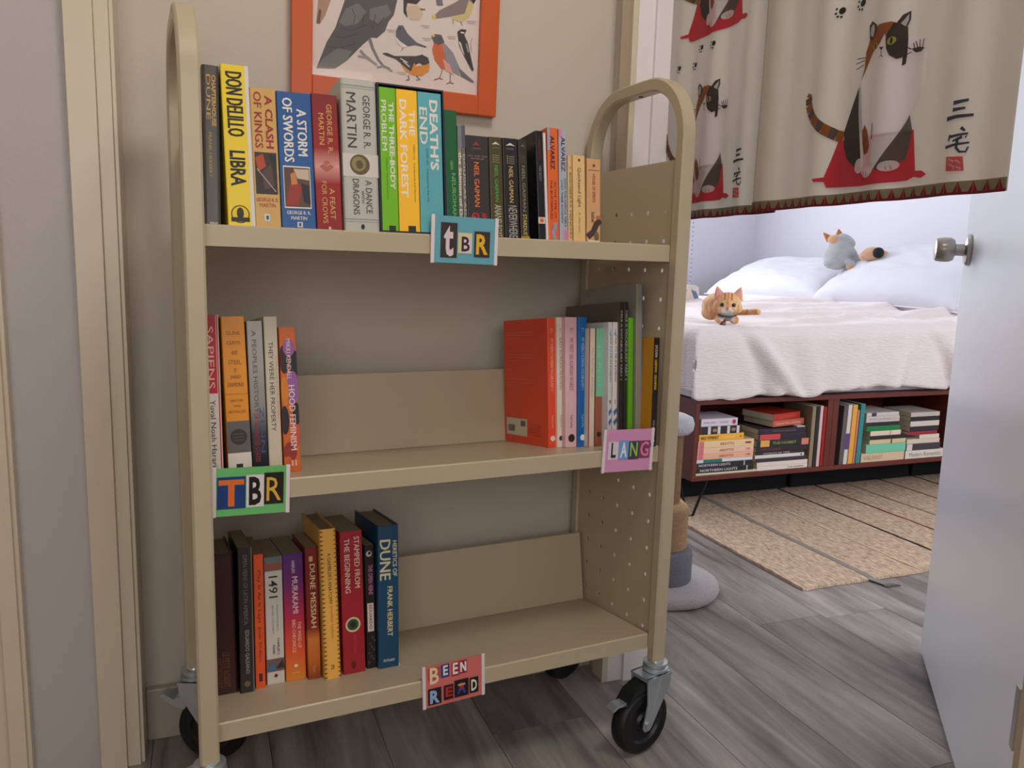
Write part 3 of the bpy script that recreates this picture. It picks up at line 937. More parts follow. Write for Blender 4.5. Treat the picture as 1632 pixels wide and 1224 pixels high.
def d(p, t, H):
    p.poly([(.2 * t, .925 * H), (.5 * t, .955 * H), (.85 * t, .925 * H), (.55 * t, .93 * H)], (110, 100, 88))
    for k in range(4): ht(p, t, H, '& more', .5, .84 - k * .022, .5, .014, (110, 104, 90))
    vt(p, t, H, 'NEIL GAIMAN', .5, .74, .28, .34, (150, 142, 120)); vt(p, t, H, 'STARDUST', .5, .25, .01, .44, (206, 180, 110)); rc(p, t, H, 0, 1, 0, .03, (170, 130, 40))
cbook(0, (830, 844.7, 378, 825.5, 839, 223), S0, .105, (46, 44, 36), 'slim black paperback with faint olive lettering', d)
def d(p, t, H):
    vt(p, t, H, 'MACHADO', .5, .92, .74, .34, (120, 40, 46)); vt(p, t, H, 'HER BODY', .5, .68, .54, .34, (130, 130, 136)); rc(p, t, H, 0, 1, .15, .21, (216, 196, 180)); el(p, t, H, .5, .18, .26, (222, 100, 50))
cbook(0, (858, 871.0, 380, 853.5, 864, 209), S0, .135, (24, 24, 34), 'tall black paperback with its dark cover showing on the top shelf', d)
cbook(0, (871.2, 874.6, 380, 864.6, 870.6, 212), S0, .130, (222, 212, 212), 'very thin white booklet beside the orange spine')
def d(p, t, H):
    rc(p, t, H, .0, .25, .8, 1, (150, 160, 190)); vt(p, t, H, 'ALVAREZ', .46, .93, .63, .40, (34, 22, 44), .02); vt(p, t, H, 'IN THE TIME OF', .66, .52, .20, .2, (110, 30, 40)); vt(p, t, H, 'THE BUTTERFLIES', .3, .54, .19, .2, (110, 30, 40))
    p.stroke([(.6 * t, 0), (.4 * t, .07 * H), (.65 * t, .12 * H), (.55 * t, .16 * H)], .35 * t, (150, 150, 176))
cbook(0, (875, 891.9, 381, 871.5, 889, 204), S0, .130, (224, 104, 48), 'orange paperback with dark block lettering and grey ribbons', d)
def d(p, t, H):
    rc(p, t, H, .0, .4, .93, 1, (216, 130, 170)); vt(p, t, H, 'ALVAREZ', .52, .93, .62, .5, (84, 26, 70), .02); vt(p, t, H, 'HOW THE GARCIA GIRLS', .72, .56, .13, .24, (44, 44, 60)); vt(p, t, H, 'LOST THEIR ACCENTS', .32, .54, .16, .24, (44, 44, 60)); rc(p, t, H, .5, 1, 0, .1, (206, 130, 170))
cbook(0, (892.6, 905, 381, 889.7, 903.5, 206), S0, .130, (168, 176, 190), 'pale blue grey paperback with purple block lettering', d)
def d(p, t, H):
    vt(p, t, H, 'I, RIGOBERTA MENCHU', .5, .86, .04, .5, (84, 60, 40), .01)
cbook(0, (906, 912.8, 382, 904.4, 912, 248), S0, .105, (216, 180, 126), 'thin tan paperback with dark brown lettering', d)
def d(p, t, H):
    rc(p, t, H, .42, .6, .93, .96, (90, 80, 60)); vt(p, t, H, 'Quicksand Light', .48, .86, .40, .34, (96, 88, 84)); vt(p, t, H, 'A. Narrator', .5, .34, .1, .16, (150, 130, 100))
cbook(0, (914, 934.2, 383, 912.9, 932, 248), S0, .105, (226, 190, 130), 'cream paperback with grey serif lettering near the right end', d)
def d(p, t, H):
    rc(p, t, H, .1, .9, .86, .868, (130, 80, 60)); el(p, t, H, .5, .92, .1, (120, 90, 60)); vt(p, t, H, 'HOUSE OF SPIRITS', .5, .82, .48, .22, (146, 60, 44), .01); vt(p, t, H, 'Isabel', .45, .36, .24, .26, (60, 40, 34))
    p.stroke([(.05 * t, .06 * H), (.45 * t, .12 * H), (.7 * t, .22 * H), (.98 * t, .27 * H)], .4 * t, (70, 56, 56)); p.ell(.85 * t, .30 * H, .2 * t, .12 * t, (186, 110, 80)); p.ell(.7 * t, .07 * H, .18 * t, .3 * t, (120, 96, 70)); rc(p, t, H, .1, .9, .0, .02, (226, 216, 200))
cbook(0, (935.5, 957, 384, 935, 957.5, 254), S0, .105, (212, 164, 118), 'tan paperback with a dark drawing low on its spine, rightmost on the top shelf', d)

# ---------------- middle shelf, left
def d(p, t, H):
    rc(p, t, H, 0, .80, .52, 1, (190, 28, 44)); rc(p, t, H, .84, .92, 0, 1, (190, 28, 44)); vt(p, t, H, 'SAPIENS', .42, .93, .55, .42, (226, 190, 190), .0); vt(p, t, H, 'Yuval Noah Harari', .46, .48, .07, .34, (60, 54, 50), 0); el(p, t, H, .5, .02, .18, (176, 30, 40))
cbook(1, (330, 357, 746, 322, 347.5, 502), .060, .135, (222, 214, 206), 'white and red paperback at the left end of the middle shelf', d)
def d(p, t, H):
    rc(p, t, H, 0, 1, 0, .145, (220, 214, 206)); rc(p, t, H, 0, 1, .145, .345, (96, 94, 92)); el(p, t, H, .5, .245, .36, (46, 44, 44)); rc(p, t, H, .34, .62, .03, .075, (40, 38, 36))
    for s, v, w in (('GUNS,', .895, .62), ('GERMS,', .835, .62), ('AND', .775, .26), ('STEEL', .715, .56), ('OF', .665, .12), ('JARED', .62, .44), ('DIAMOND', .575, .68)): ht(p, t, H, s, .5, v, w, .026, (132, 66, 20), .0)
    rc(p, t, H, .05, .95, .515, .517, (150, 90, 20))
    for s, v, w in (('NEW YORK', .475, .55), ('TIMES', .44, .34), ('BESTSELLER', .405, .72)): ht(p, t, H, s, .5, v, w, .016, (150, 80, 20), 0)
    for k in range(3): rc(p, t, H, .28, .72, .262 - k * .02, .267 - k * .02, (90, 84, 80))
cbook(1, (364, 402, 744, 351, 389.2, 505), .062, .14, (228, 146, 26), 'amber and grey paperback with upright lettering and a dark round badge', d)
def d(p, t, H):
    vt(p, t, H, 'A PEOPLES HISTORY', .42, .94, .40, .28, (96, 92, 90)); vt(p, t, H, 'OF THE UNITED STATES', .36, .40, .08, .3, (150, 40, 44), .01); vt(p, t, H, 'ZINN', .72, .44, .14, .28, (60, 80, 130)); el(p, t, H, .5, .03, .2, (190, 190, 190))
cbook(1, (404, 427.4, 743, 391.5, 418.5, 512), .062, .14, ramp_mat('silver_foil', [(0, (26, 26, 34)), (.3, (66, 66, 80)), (.5, (150, 146, 146)), (1, (176, 172, 168))], 2, 0, .2, .2), 'shiny silver and black paperback on the middle shelf', d)
def d(p, t, H):
    vt(p, t, H, 'THEY WERE HER PROPERTY', .45, .84, .27, .34, (56, 50, 46), .0); vt(p, t, H, 'STEPHANIE E. JONES-ROGERS', .80, .75, .35, .18, (206, 140, 110), 0); ht(p, t, H, 'Yale', .5, .03, .6, .02, (60, 54, 50))
cbook(1, (429, 451, 741, 419.5, 441, 505), .060, .145, (206, 194, 176), 'beige paperback with thin black lettering on the middle shelf', d)
def d(p, t, H):
    for (u, v, ru, rv, c) in ((.25, .78, .30, .1, (54, 26, 34)), (.9, .72, .35, .12, (30, 26, 40)), (.55, .86, .35, .06, (152, 92, 160)), (.7, .58, .4, .12, (152, 92, 160)), (.2, .56, .25, .10, (216, 130, 40)), (.85, .40, .22, .08, (40, 34, 44)), (.15, .36, .26, .10, (40, 30, 40)), (.8, .25, .3, .08, (206, 84, 56)), (.4, .14, .4, .07, (150, 48, 36)), (.2, .06, .3, .05, (206, 96, 50))):
        pts = [(min(max(u + ru * math.cos(a * .3927), 0), 1) * t, min(max(v + rv * math.sin(a * .3927), 0), 1) * H) for a in range(16)]
        p.poly(pts, c)
    vt(p, t, H, 'MIKKI KENDALL', .52, .92, .64, .26, (226, 206, 216), .01); vt(p, t, H, 'HOOD FEMINISM', .62, .60, .15, .36, (232, 216, 220), .02); ht(p, t, H, 'II', .6, .06, .3, .04, (230, 190, 170))
cbook(1, (454.5, 479.5, 752, 442.5, 471.7, 522), None, .135, (214, 104, 40), 'orange, purple and black patterned paperback at the edge of the empty middle shelf', d)

# ---------------- middle shelf, right
S7 = 0.040
YWM = 6.0
KB = (32, 32, 40)
def lang(col, title, tc, dot):
    def d(p, t, H):
        ht(p, t, H, 'TT', .5, .90, .3, .03, tc, 0); vt(p, t, H, title, .5, .84, .44, .34, tc, .0); vt(p, t, H, 'TalkToMe', .5, .25, .15, .2, tc, 0); el(p, t, H, .5, .07, .28, dot)
    return d
b0 = cbook(1, (874, 888, 713.5, 871.5, 886.3, 507), None, .150, (226, 76, 46), 'orange red workbook with its red back cover facing left', lang(None, 'MY WEEKLY KOREAN VOCABULARY 2', (240, 190, 170), (236, 206, 196)), yaw=YWM)
mwb, tbk, Hbk = place(1, None, 874, 888, 713.5, 871.5, 886.3, 507, YWM)
p = Print()
cvw = .150
for k, (v, n, L) in enumerate(((.90, 3, .62), (.72, 3, .66), (.60, 1, .24), (.52, 3, .66))):
    for j in range(n):
        p.rect(cvw * .05, cvw * (.05 + (L if j < n - 1 else L * .55)), (v - j * .024) * Hbk - .0008, (v - j * .024) * Hbk, (222, 130, 112))
p.rect(cvw * .055, cvw * .54, .06 * Hbk, .20 * Hbk, (206, 196, 176))
for k in range(14): p.rect(cvw * (.09 + .012 * k), cvw * (.09 + .012 * k + .006), .09 * Hbk, .145 * Hbk, (70, 56, 50))
for k in range(8): p.rect(cvw * (.40 + .014 * k), cvw * (.40 + .014 * k + .008), .14 * Hbk, .185 * Hbk, (60, 50, 46))
for k in range(5): p.rect(cvw * .58, cvw * .84, (.16 - .02 * k) * Hbk, (.164 - .02 * k) * Hbk, (176, 66, 56))
p.build('cover_print', lambda u, v, off: (-(tbk - .0004) / 2 - off, .150 - u, v), b0, base=.0002, step=.00004)
cbook(1, (888.4, 900, 713, 886.8, 899.7, 506), None, .150, (226, 214, 204), 'cream white workbook beside the orange red one', lang(None, 'EASY KOREAN READING', (150, 130, 120), (60, 54, 54)), yaw=YWM)
cbook(1, (901, 920.5, 713, 900.3, 921, 506), None, .150, (226, 182, 190), 'pale pink workbook with purple lettering', lang(None, 'MY FIRST 500 KOREAN WORDS', (120, 70, 110), (50, 40, 44)), yaw=YWM)
cbook(1, (920.6, 935.8, 712, 921.8, 936.5, 505.5), None, .150, (18, 98, 172), 'bright blue workbook with pale lettering', lang(None, 'MY WEEKLY KOREAN VOCABULARY 1', (170, 200, 230), (220, 226, 232)), yaw=YWM)
def d(p, t, H):
    vt(p, t, H, 'The Korean Alphabet', .55, .84, .42, .3, (160, 140, 130), 0); rc(p, t, H, 0, .16, 0, 1, (150, 40, 50))
cbook(1, (936.4, 947.2, 710, 938.6, 950.4, 523.6), .056, .140, (216, 202, 186), 'narrow cream book with a dark red edge beside the blue workbook', d, yaw=YWM)
def d(p, t, H):
    rc(p, t, H, 0, 1, .42, 1, (118, 192, 158)); vt(p, t, H, 'Le Petit', .5, .85, .5, .3, (150, 210, 180), 0); el(p, t, H, .5, .10, .3, (60, 40, 36))
cbook(1, (947.6, 960.6, 709, 950.8, 961.6, 523.6), .056, .140, (150, 92, 66), 'narrow book with a mint green upper and brown lower spine', d, yaw=YWM)
def white_blue(n):
    def d(p, t, H):
        vt(p, t, H, 'TALK TO ME IN KOREAN', .55, .90, .52, .36, (44, 40, 48), .01); ht(p, t, H, n, .5, .36, .3, .03, (80, 76, 84)); p.poly([(.1 * t, .9 * H), (.5 * t, .95 * H), (.6 * t, .89 * H)], (130, 160, 196))
        for v in (.28, .2, .1, .04): p.poly([(.1 * t, v * H), (.8 * t, (v + .03) * H), (.9 * t, v * H), (.3 * t, (v - .035) * H)], (60, 116, 176))
    return d
cbook(1, (968, 975, 707, 970.5, 977, 513.7), S7, .140, (206, 206, 212), 'thin white textbook with blue splashes, left of the pair', white_blue('1'), yaw=YWM)
cbook(1, (975.6, 984, 707, 977.6, 986, 513.7), S7, .140, (222, 214, 210), 'thin white textbook with blue splashes, right of the pair', white_blue('2'), yaw=YWM)
def d(p, t, H):
    vt(p, t, H, 'DELE A VOCABULARY PART 1', .5, .94, .46, .44, (190, 184, 180), .0); rc(p, t, H, .35, .65, .05, .1, (120, 116, 114))
cbook(1, (985, 992.5, 706, 988, 994.6, 481.5), S7 - .004, .165, (96, 84, 78), 'tall brown grey textbook with its plain cover showing behind the workbooks', lambda p, t, H: (rc(p, t, H, 0, 1, 0, 1, (42, 36, 36)), d(p, t, H)), yaw=YWM)
cbook(1, (993.4, 1000.6, 706, 995, 1002.6, 481.5), S7 - .004, .165, (40, 34, 34), 'tall dark textbook with small white lettering beside the green spine', d, yaw=YWM)
cbook(1, (1001, 1008.6, 706, 1002.8, 1011, 506.6), S7 - .008, .140, mat('green_foil', (112, 196, 40), .18, metal=.35, var=.05), 'shiny lime green notebook on the middle shelf', yaw=YWM)
cbook(1, (1012.4, 1022.6, 706, 1014.6, 1025, 453), S7 - .012, .165, (140, 136, 126), 'tallest grey folder at the right of the middle shelf', lambda p, t, H: rc(p, t, H, .86, 1, 0, 1, (86, 120, 150)), yaw=YWM)
def d(p, t, H):
    vt(p, t, H, 'DUDEN', .5, .93, .82, .42, (206, 200, 190), .02); vt(p, t, H, 'GERMAN  GRAMMAR', .5, .80, .52, .42, (222, 180, 44), .03); vt(p, t, H, 'BARRONS', .5, .24, .14, .3, (150, 146, 140)); el(p, t, H, .5, .05, .2, (226, 220, 214)); rc(p, t, H, 0, 1, 0, 0.002, BLK)
cov = mat('cover_mustard', (196, 134, 20), .4, var=.03)
cbook(1, (1036.5, 1048, 709, 1042, 1055.0, 538.5), -.004, .125, cov, 'mustard yellow paperback with a black spine at the right end of the middle shelf', lambda p, t, H: (rc(p, t, H, 0, 1, 0, 1, (30, 28, 32)), d(p, t, H)))

# ---------------- bottom shelf
def d(p, t, H):
    vt(p, t, H, 'LE PETIT ROBERT', .55, .30, .05, .26, (120, 66, 40)); vt(p, t, H, 'DICTIONARY', .30, .26, .05, .18, (110, 60, 38))
cbook(2, (338, 382, 1107, 330, 371, 884.5), None, .128, (58, 26, 28), 'thick dark maroon hardback at the left end of the bottom shelf', d, True, pages=M_page_d)
def d(p, t, H):
    vt(p, t, H, 'OPEN VEINS OF LATIN AMERICA', .5, .95, .47, .30, (126, 120, 112), .0); vt(p, t, H, 'EDUARDO GALEANO', .55, .43, .13, .28, (170, 166, 160), .0); el(p, t, H, .5, .06, .22, (110, 90, 70)); rc(p, t, H, .92, 1, 0, 1, (120, 110, 100))
cbook(2, (383, 406.5, 1104, 378, 401, 873), None, .134, (40, 38, 38), 'black paperback with small grey lettering on the bottom shelf', d, pages=M_page_d)
def d(p, t, H):
    vt(p, t, H, 'Play It As It Lays', .5, .88, .49, .42, (70, 26, 30), .0); vt(p, t, H, 'Joan Didion', .5, .46, .20, .40, (84, 30, 30), .0); rc(p, t, H, .35, .7, .05, .11, (84, 30, 30))
cbook(2, (407.5, 424, 1097, 403, 419.5, 884), None, .135, (224, 88, 40), 'narrow bright orange paperback on the bottom shelf', d, pages=M_page_d)
def d(p, t, H):
    rc(p, t, H, 0, 1, .89, 1, (96, 110, 116)); rc(p, t, H, 0, 1, .90, .95, (150, 80, 60)); vt(p, t, H, '1491', .46, .85, .68, .5, (40, 38, 40), .01); vt(p, t, H, 'NEW REVELATIONS OF THE AMERICAS', .66, .62, .42, .10, (140, 134, 130), 0); vt(p, t, H, 'BEFORE COLUMBUS', .40, .62, .40, .10, (140, 134, 130), 0)
    vt(p, t, H, 'CHARLES C.', .68, .36, .22, .14, (50, 46, 46)); vt(p, t, H, 'MANN', .42, .31, .24, .14, (50, 46, 46)); rc(p, t, H, 0, 1, .10, .20, (110, 90, 84)); p.poly([(0, .11 * H), (.4 * t, .18 * H), (.5 * t, .11 * H)], (70, 110, 150)); p.poly([(.5 * t, .12 * H), (.9 * t, .19 * H), (t, .12 * H)], (50, 44, 50)); el(p, t, H, .5, .065, .1, (60, 54, 50))
cbook(2, (425.6, 455, 1090, 421, 449, 888), None, .135, (206, 200, 192), 'white paperback with a brushy black number on its spine', d, pages=M_page_d)
def d(p, t, H):
    vt(p, t, H, 'HARUKI', .5, .945, .85, .16, (226, 200, 214)); vt(p, t, H, 'MURAKAMI', .56, .82, .53, .28, (230, 196, 206), .02); vt(p, t, H, 'THE WIND-UP', .72, .46, .25, .17, (240, 190, 160)); vt(p, t, H, 'BIRD CHRONICLE', .45, .48, .22, .17, (240, 190, 160)); el(p, t, H, .5, .115, .09, (240, 216, 190)); ht(p, t, H, 'VINTAGE', .5, .06, .4, .01, (240, 200, 150))
cbook(2, (455.8, 489, 1084, 450, 482.6, 883), None, .135, ramp_mat('sunset_cover', [(0, (224, 132, 48)), (.25, (222, 84, 50)), (.5, (190, 44, 76)), (.8, (110, 40, 110)), (1, (86, 40, 120))], 2, 0, .203), 'paperback fading from purple to orange on the bottom shelf', d, pages=M_page_d)
def d(p, t, H):
    vt(p, t, H, 'DUNE MESSIAH', .55, .87, .39, .42, (222, 206, 150), .02); rc(p, t, H, .3, .6, .89, .93, (200, 170, 110)); vt(p, t, H, 'Herbert', .5, .1, .05, .3, (200, 150, 90))
cbook(2, (491, 513, 1082, 486, 505, 872), None, .11, ramp_mat('desert_red', [(0, (120, 34, 24)), (.2, (196, 106, 40)), (.36, (206, 120, 50)), (.45, (130, 36, 30)), (1, (120, 24, 30))], 2, 0, .205, .4, .08), 'dark red paperback with cream lettering and a fiery lower spine', d, pages=M_page_d)
def d(p, t, H):
    vt(p, t, H, "A GAMBLER'S ANATOMY", .52, .84, .50, .22, (70, 50, 24), .01); vt(p, t, H, 'Jonathan Lethem', .55, .49, .27, .24, (206, 96, 40), 0); ht(p, t, H, 'DB', .5, .08, .2, .03, (90, 60, 30))
    n = 34
    for k in range(n):
        v = (k + .5) / n
        for u0, u1 in ((0, .22), (1, .76)):
            p.poly([(u0 * t, (v - .006) * H), (u1 * t, v * H), (u0 * t, (v + .006) * H)], (84, 56, 26))
cbook(2, (517.5, 545, 1082, 509, 534.8, 843.5), None, .15, (236, 178, 84), 'yellow hardback edged with small dark spikes on the bottom shelf', d, True, pages=M_page_d)
def d(p, t, H):
    vt(p, t, H, 'STAMPED FROM', .74, .96, .60, .24, (226, 196, 180), .02); vt(p, t, H, 'THE BEGINNING', .30, .95, .57, .24, (226, 196, 180), .02); el(p, t, H, .48, .345, .34, (212, 200, 160)); el(p, t, H, .48, .345, .26, (52, 76, 52)); el(p, t, H, .48, .345, .14, (24, 40, 30))
    vt(p, t, H, 'IBRAM X. KENDI', .55, .27, .14, .12, (190, 70, 80)); p.ell(.46 * t, .06 * H, .10 * t, .18 * t, (100, 24, 34)); rc(p, t, H, .04, .30, .47, .55, (160, 34, 50))
cbook(2, (547.5, 583.5, 1073, 541, 576.5, 847), None, .14, (160, 32, 46), 'crimson paperback with a round pale green seal on its spine', d, pages=M_page_d)
def d(p, t, H):
    el(p, t, H, .45, .93, .3, (190, 186, 186)); el(p, t, H, .5, .935, .16, BLK); vt(p, t, H, 'THE OPEN VEINS', .55, .84, .60, .44, (196, 120, 160), .02); rc(p, t, H, .15, .8, .30, .53, (214, 196, 190)); vt(p, t, H, 'EDUARDO', .48, .515, .32, .3, (50, 30, 40), .01)
    for k in range(9): p.ell((.2 + .7 * ((k * 37) % 10) / 10) * t, (.05 + .025 * k) * H, .12 * t, .12 * t, (84, 74, 72))
cbook(2, (585.5, 600.5, 1065, 580, 596.5, 869), None, .12, (28, 22, 26), 'slim black paperback with pink lettering beside the blue hardback', d, pages=M_page_d)
def d(p, t, H):
    vt(p, t, H, 'HERETICS OF', .80, .89, .64, .20, (216, 206, 180), .02); vt(p, t, H, 'DUNE', .34, .90, .62, .50, (222, 210, 170), .03); vt(p, t, H, 'FRANK HERBERT', .56, .57, .22, .24, (222, 206, 150), .02); ht(p, t, H, 'PUTNAM', .5, .05, .5, .018, (216, 216, 216)); rc(p, t, H, .96, 1, 0, .02, (210, 206, 196))
cbook(2, (602.5, 637.5, 1064, 602, 635.3, 838), None, .15, (20, 70, 104), 'tall blue hardback with cream lettering at the right end of the bottom row', d, True, pages=M_page_d)

# ================================================================== FRAMED BIRD PRINT
M_orange = mat('orange_frame_paint', (202, 86, 30), 0.35, var=0.03, scale=10)
YFR = 0.0
fl, fr = onY((463, 75), YFR)[0], onY((793, 75), YFR)[0]
fb = (onY((464.4, 144), YFR)[2] + onY((789, 185), YFR)[2]) / 2
fw_ = fr - fl
ft = fb + 0.52
pic = thing('framed_picture', 'orange framed bird illustration hanging on the hall wall', 'picture', Matrix.Translation((fl, YFR, fb)) @ Matrix.Rotation(math.radians(0.9), 4, 'Y'))
PH = ft - fb
RW = 0.036
for q in ((0, RW, 0, PH), (fw_ - RW, fw_, 0, PH), (RW, fw_ - RW, 0, RW), (RW, fw_ - RW, PH - RW, PH)):
    box('frame_rail', M_orange, q[0], q[1], 0.0, 0.019, q[2], q[3], pic, bev=0.0015)
box('paper', mat('warm_white_paper', (222, 208, 204), 0.6, var=0.01), RW, fw_ - RW, 0.0125, 0.0165, RW, PH - RW, pic)
Q = lambda x, y: (440 + 0.2328 * x, 0.2328 * y)
PICI = pic.matrix_world.inverted() if False else (Matrix.Translation((fl, YFR, fb)) @ Matrix.Rotation(math.radians(0.9), 4, 'Y')).inverted()
def QP(pts):
    out = []
    for a in pts:
        v = PICI @ Vector(onY(Q(*a), YFR + 0.0125))
        out.append((v.x, v.z))
    return out
p = Print()
G1, G2, G3 = (86, 84, 86), (116, 114, 114), (62, 60, 64)
p.poly(QP([(290, -30), (385, -60), (375, 0), (335, 110), (300, 165), (275, 160)]), (176, 140, 116))
p.poly(QP([(275, 160), (295, 60), (310, 70), (300, 165)]), (110, 84, 72))
p.poly(QP([(470, 0), (500, -200), (640, -420), (800, -470), (900, -440), (960, -400), (880, -380), (860, -200), (830, 0), (805, 105), (770, 150), (745, 215), (690, 262), (650, 258), (600, 300), (480, 420), (400, 472), (275, 468), (310, 380), (345, 290), (405, 190), (440, 90)]), G1)
p.poly(QP([(275, 468), (320, 400), (420, 330), (520, 350), (480, 420), (400, 472)]), G2)
p.poly(QP([(480, 60), (560, 20), (620, 80), (560, 160), (470, 180), (430, 150)]), G2)
p.poly(QP([(640, 60), (760, 30), (790, 90), (700, 160), (640, 130)]), G2)
for a in ([(440, 190), (520, 210), (620, 170)], [(400, 250), (470, 260), (560, 230)], [(350, 320), (430, 330), (540, 300)], [(520, 60), (540, 110), (530, 160)], [(600, 100), (590, 180)], [(680, 100), (660, 200)], [(740, 120), (690, 180)]):
    p.stroke(QP(a), .0012, G3)
p.stroke(QP([(640, 265), (660, 330), (700, 410), (745, 465)]), .006, (128, 122, 124), .004)
p.stroke(QP([(690, 462), (740, 452), (795, 490)]), .004, (150, 146, 146)); p.stroke(QP([(740, 455), (780, 470)]), .003, (128, 122, 124))
p.stroke(QP([(575, 345), (605, 380), (650, 415)]), .005, (140, 134, 134)); p.stroke(QP([(560, 385), (620, 395), (690, 445)]), .004, (150, 146, 146))
p.poly(QP([(872, 0), (885, -40), (960, -60), (1010, -20), (960, 30), (900, 20), (890, 60), (900, 125), (872, 85)]), (52, 46, 50))
p.poly(QP([(895, 42), (960, 36), (1000, 58), (1008, 100), (985, 138), (920, 138), (900, 100)]), (206, 184, 158)); p.stroke(QP([(985, 65), (1020, 66)]), .002, (60, 50, 50))
p.poly(QP([(1090, -20), (1135, -20), (1143, 40), (1100, 38)]), (110, 106, 110))
p.poly(QP([(1070, 115), (1120, 70), (1230, 15), (1300, -30), (1345, 5), (1300, 90), (1200, 112), (1095, 128)]), (132, 116, 116)); p.poly(QP([(1200, 112), (1290, 95), (1320, 0), (1350, 30), (1340, 80), (1320, 120), (1270, 152), (1210, 135)]), (206, 188, 130)); p.poly(QP([(1065, 108), (1092, 102), (1096, 128), (1068, 128)]), (216, 190, 80)); p.poly(QP([(1335, 0), (1375, -10), (1350, 30)]), (40, 36, 40))
for a in ([(1210, 135), (1212, 165)], [(1262, 150), (1275, 175)]): p.stroke(QP(a), .0012, (90, 70, 60))
p.poly(QP([(820, 210), (838, 175), (868, 175), (900, 232), (960, 290), (1030, 320), (1026, 328), (950, 308), (900, 318), (850, 285), (820, 250)]), (92, 92, 108)); p.poly(QP([(820, 255), (850, 285), (900, 318), (870, 328), (838, 305), (822, 280)]), (226, 216, 214)); p.ell(*QP([(848, 198)])[0], .0015, .0015, (30, 30, 36))
p.stroke(QP([(870, 328), (855, 350)]), .001, (90, 70, 60))
p.poly(QP([(725, 365), (760, 362), (810, 384), (960, 384), (1000, 374), (1040, 396), (1050, 432), (1010, 452), (980, 430), (955, 445), (920, 490), (860, 440), (820, 405), (750, 380)]), (58, 54, 60)); p.poly(QP([(850, 432), (890, 470), (922, 490), (945, 430), (960, 455), (1010, 447), (1050, 440), (1045, 490), (995, 522), (935, 517), (885, 485)]), (216, 138, 44)); p.stroke(QP([(850, 400), (900, 430)]), .0018, (220, 214, 210)); p.stroke(QP([(870, 420), (915, 460)]), .0018, (220, 214, 210))
for a in ([(905, 515), (910, 548), (890, 548)], [(960, 522), (985, 545), (960, 548)]): p.stroke(QP(a), .002, (110, 80, 84))
p.poly(QP([(1145, 290), (1210, 360), (1258, 470), (1252, 522), (1200, 485), (1165, 450)]), (140, 138, 150)); p.poly(QP([(1080, 290), (1142, 298), (1168, 478), (1130, 472), (1085, 410), (1068, 340)]), (206, 98, 48)); p.poly(QP([(1140, 400), (1185, 440), (1216, 516), (1160, 485)]), (222, 160, 146)); p.poly(QP([(1062, 247), (1085, 234), (1130, 240), (1152, 290), (1110, 312), (1080, 292)]), (84, 80, 90)); p.poly(QP([(1058, 248), (1085, 234), (1085, 256)]), (220, 180, 60)); p.poly(QP([(1248, 462), (1355, 560), (1345, 568), (1262, 522)]), (110, 106, 112))
for a in ([(1138, 478), (1118, 535), (1080, 548)], [(1118, 535), (1140, 545)], [(1192, 500), (1190, 565), (1165, 575)], [(1190, 565), (1215, 572)]): p.stroke(QP(a), .0016, (150, 90, 80))
p.poly(QP([(1240, 218), (1265, 200), (1303, 205), (1288, 242), (1310, 290), (1330, 380), (1352, 480), (1342, 490), (1290, 392), (1252, 312)]), (48, 46, 50)); p.poly(QP([(1248, 285), (1262, 290), (1290, 380), (1272, 350)]), (226, 218, 216)); p.stroke(QP([(1262, 222), (1288, 228)]), .0025, (226, 218, 216)); p.stroke(QP([(1300, 300), (1316, 360)]), .0015, (200, 196, 196)); p.stroke(QP([(1342, 262), (1330, 300), (1338, 360)]), .0015, (190, 150, 140))
for (x, y, w) in ((755, 205, 60), (770, 218, 40), (990, 175, 60), (1005, 188, 40), (1000, 262, 70), (1010, 275, 50), (1170, 250, 60), (1180, 262, 45), (1300, 145, 70), (1310, 158, 50), (825, 495, 70), (840, 508, 50)):
    p.stroke(QP([(x, y), (x + w, y + 3)]), .0008, (150, 138, 138))
p.build('bird_print', lambda u, v, off: (u, 0.0125 - off, v), pic, base=.0002, step=.00002, rough=.6)
def glass_mat():
    M = bpy.data.materials.new('picture_glass'); M.use_nodes = True
    nt = M.node_tree
    for n in list(nt.nodes): nt.nodes.remove(n)
    o = nt.nodes.new('ShaderNodeOutputMaterial'); mx = nt.nodes.new('ShaderNodeMixShader'); tr = nt.nodes.new('ShaderNodeBsdfTransparent'); gl = nt.nodes.new('ShaderNodeBsdfGlossy'); fz = nt.nodes.new('ShaderNodeFresnel')
    gl.inputs['Roughness'].default_value = 0.04
    lw = nt.nodes.new('ShaderNodeLayerWeight'); lw.inputs['Blend'].default_value = 0.5
    pw = nt.nodes.new('ShaderNodeMath'); pw.operation = 'POWER'; pw.inputs[1].default_value = 4.0
    ma = nt.nodes.new('ShaderNodeMath'); ma.operation = 'MULTIPLY_ADD'; ma.inputs[1].default_value = 0.35; ma.inputs[2].default_value = 0.02
    nt.nodes.remove(fz)
    nt.links.new(lw.outputs['Facing'], pw.inputs[0]); nt.links.new(pw.outputs[0], ma.inputs[0])
    nt.links.new(ma.outputs[0], mx.inputs[0]); nt.links.new(tr.outputs[0], mx.inputs[1]); nt.links.new(gl.outputs[0], mx.inputs[2]); nt.links.new(mx.outputs[0], o.inputs[0])
    return M
bm = bmesh.new(); bx(bm, RW - .001, fw_ - RW + .001, 0.0075, 0.0085, RW - .001, PH - RW + .001)
obj('glass_pane', bm, glass_mat(), pic)

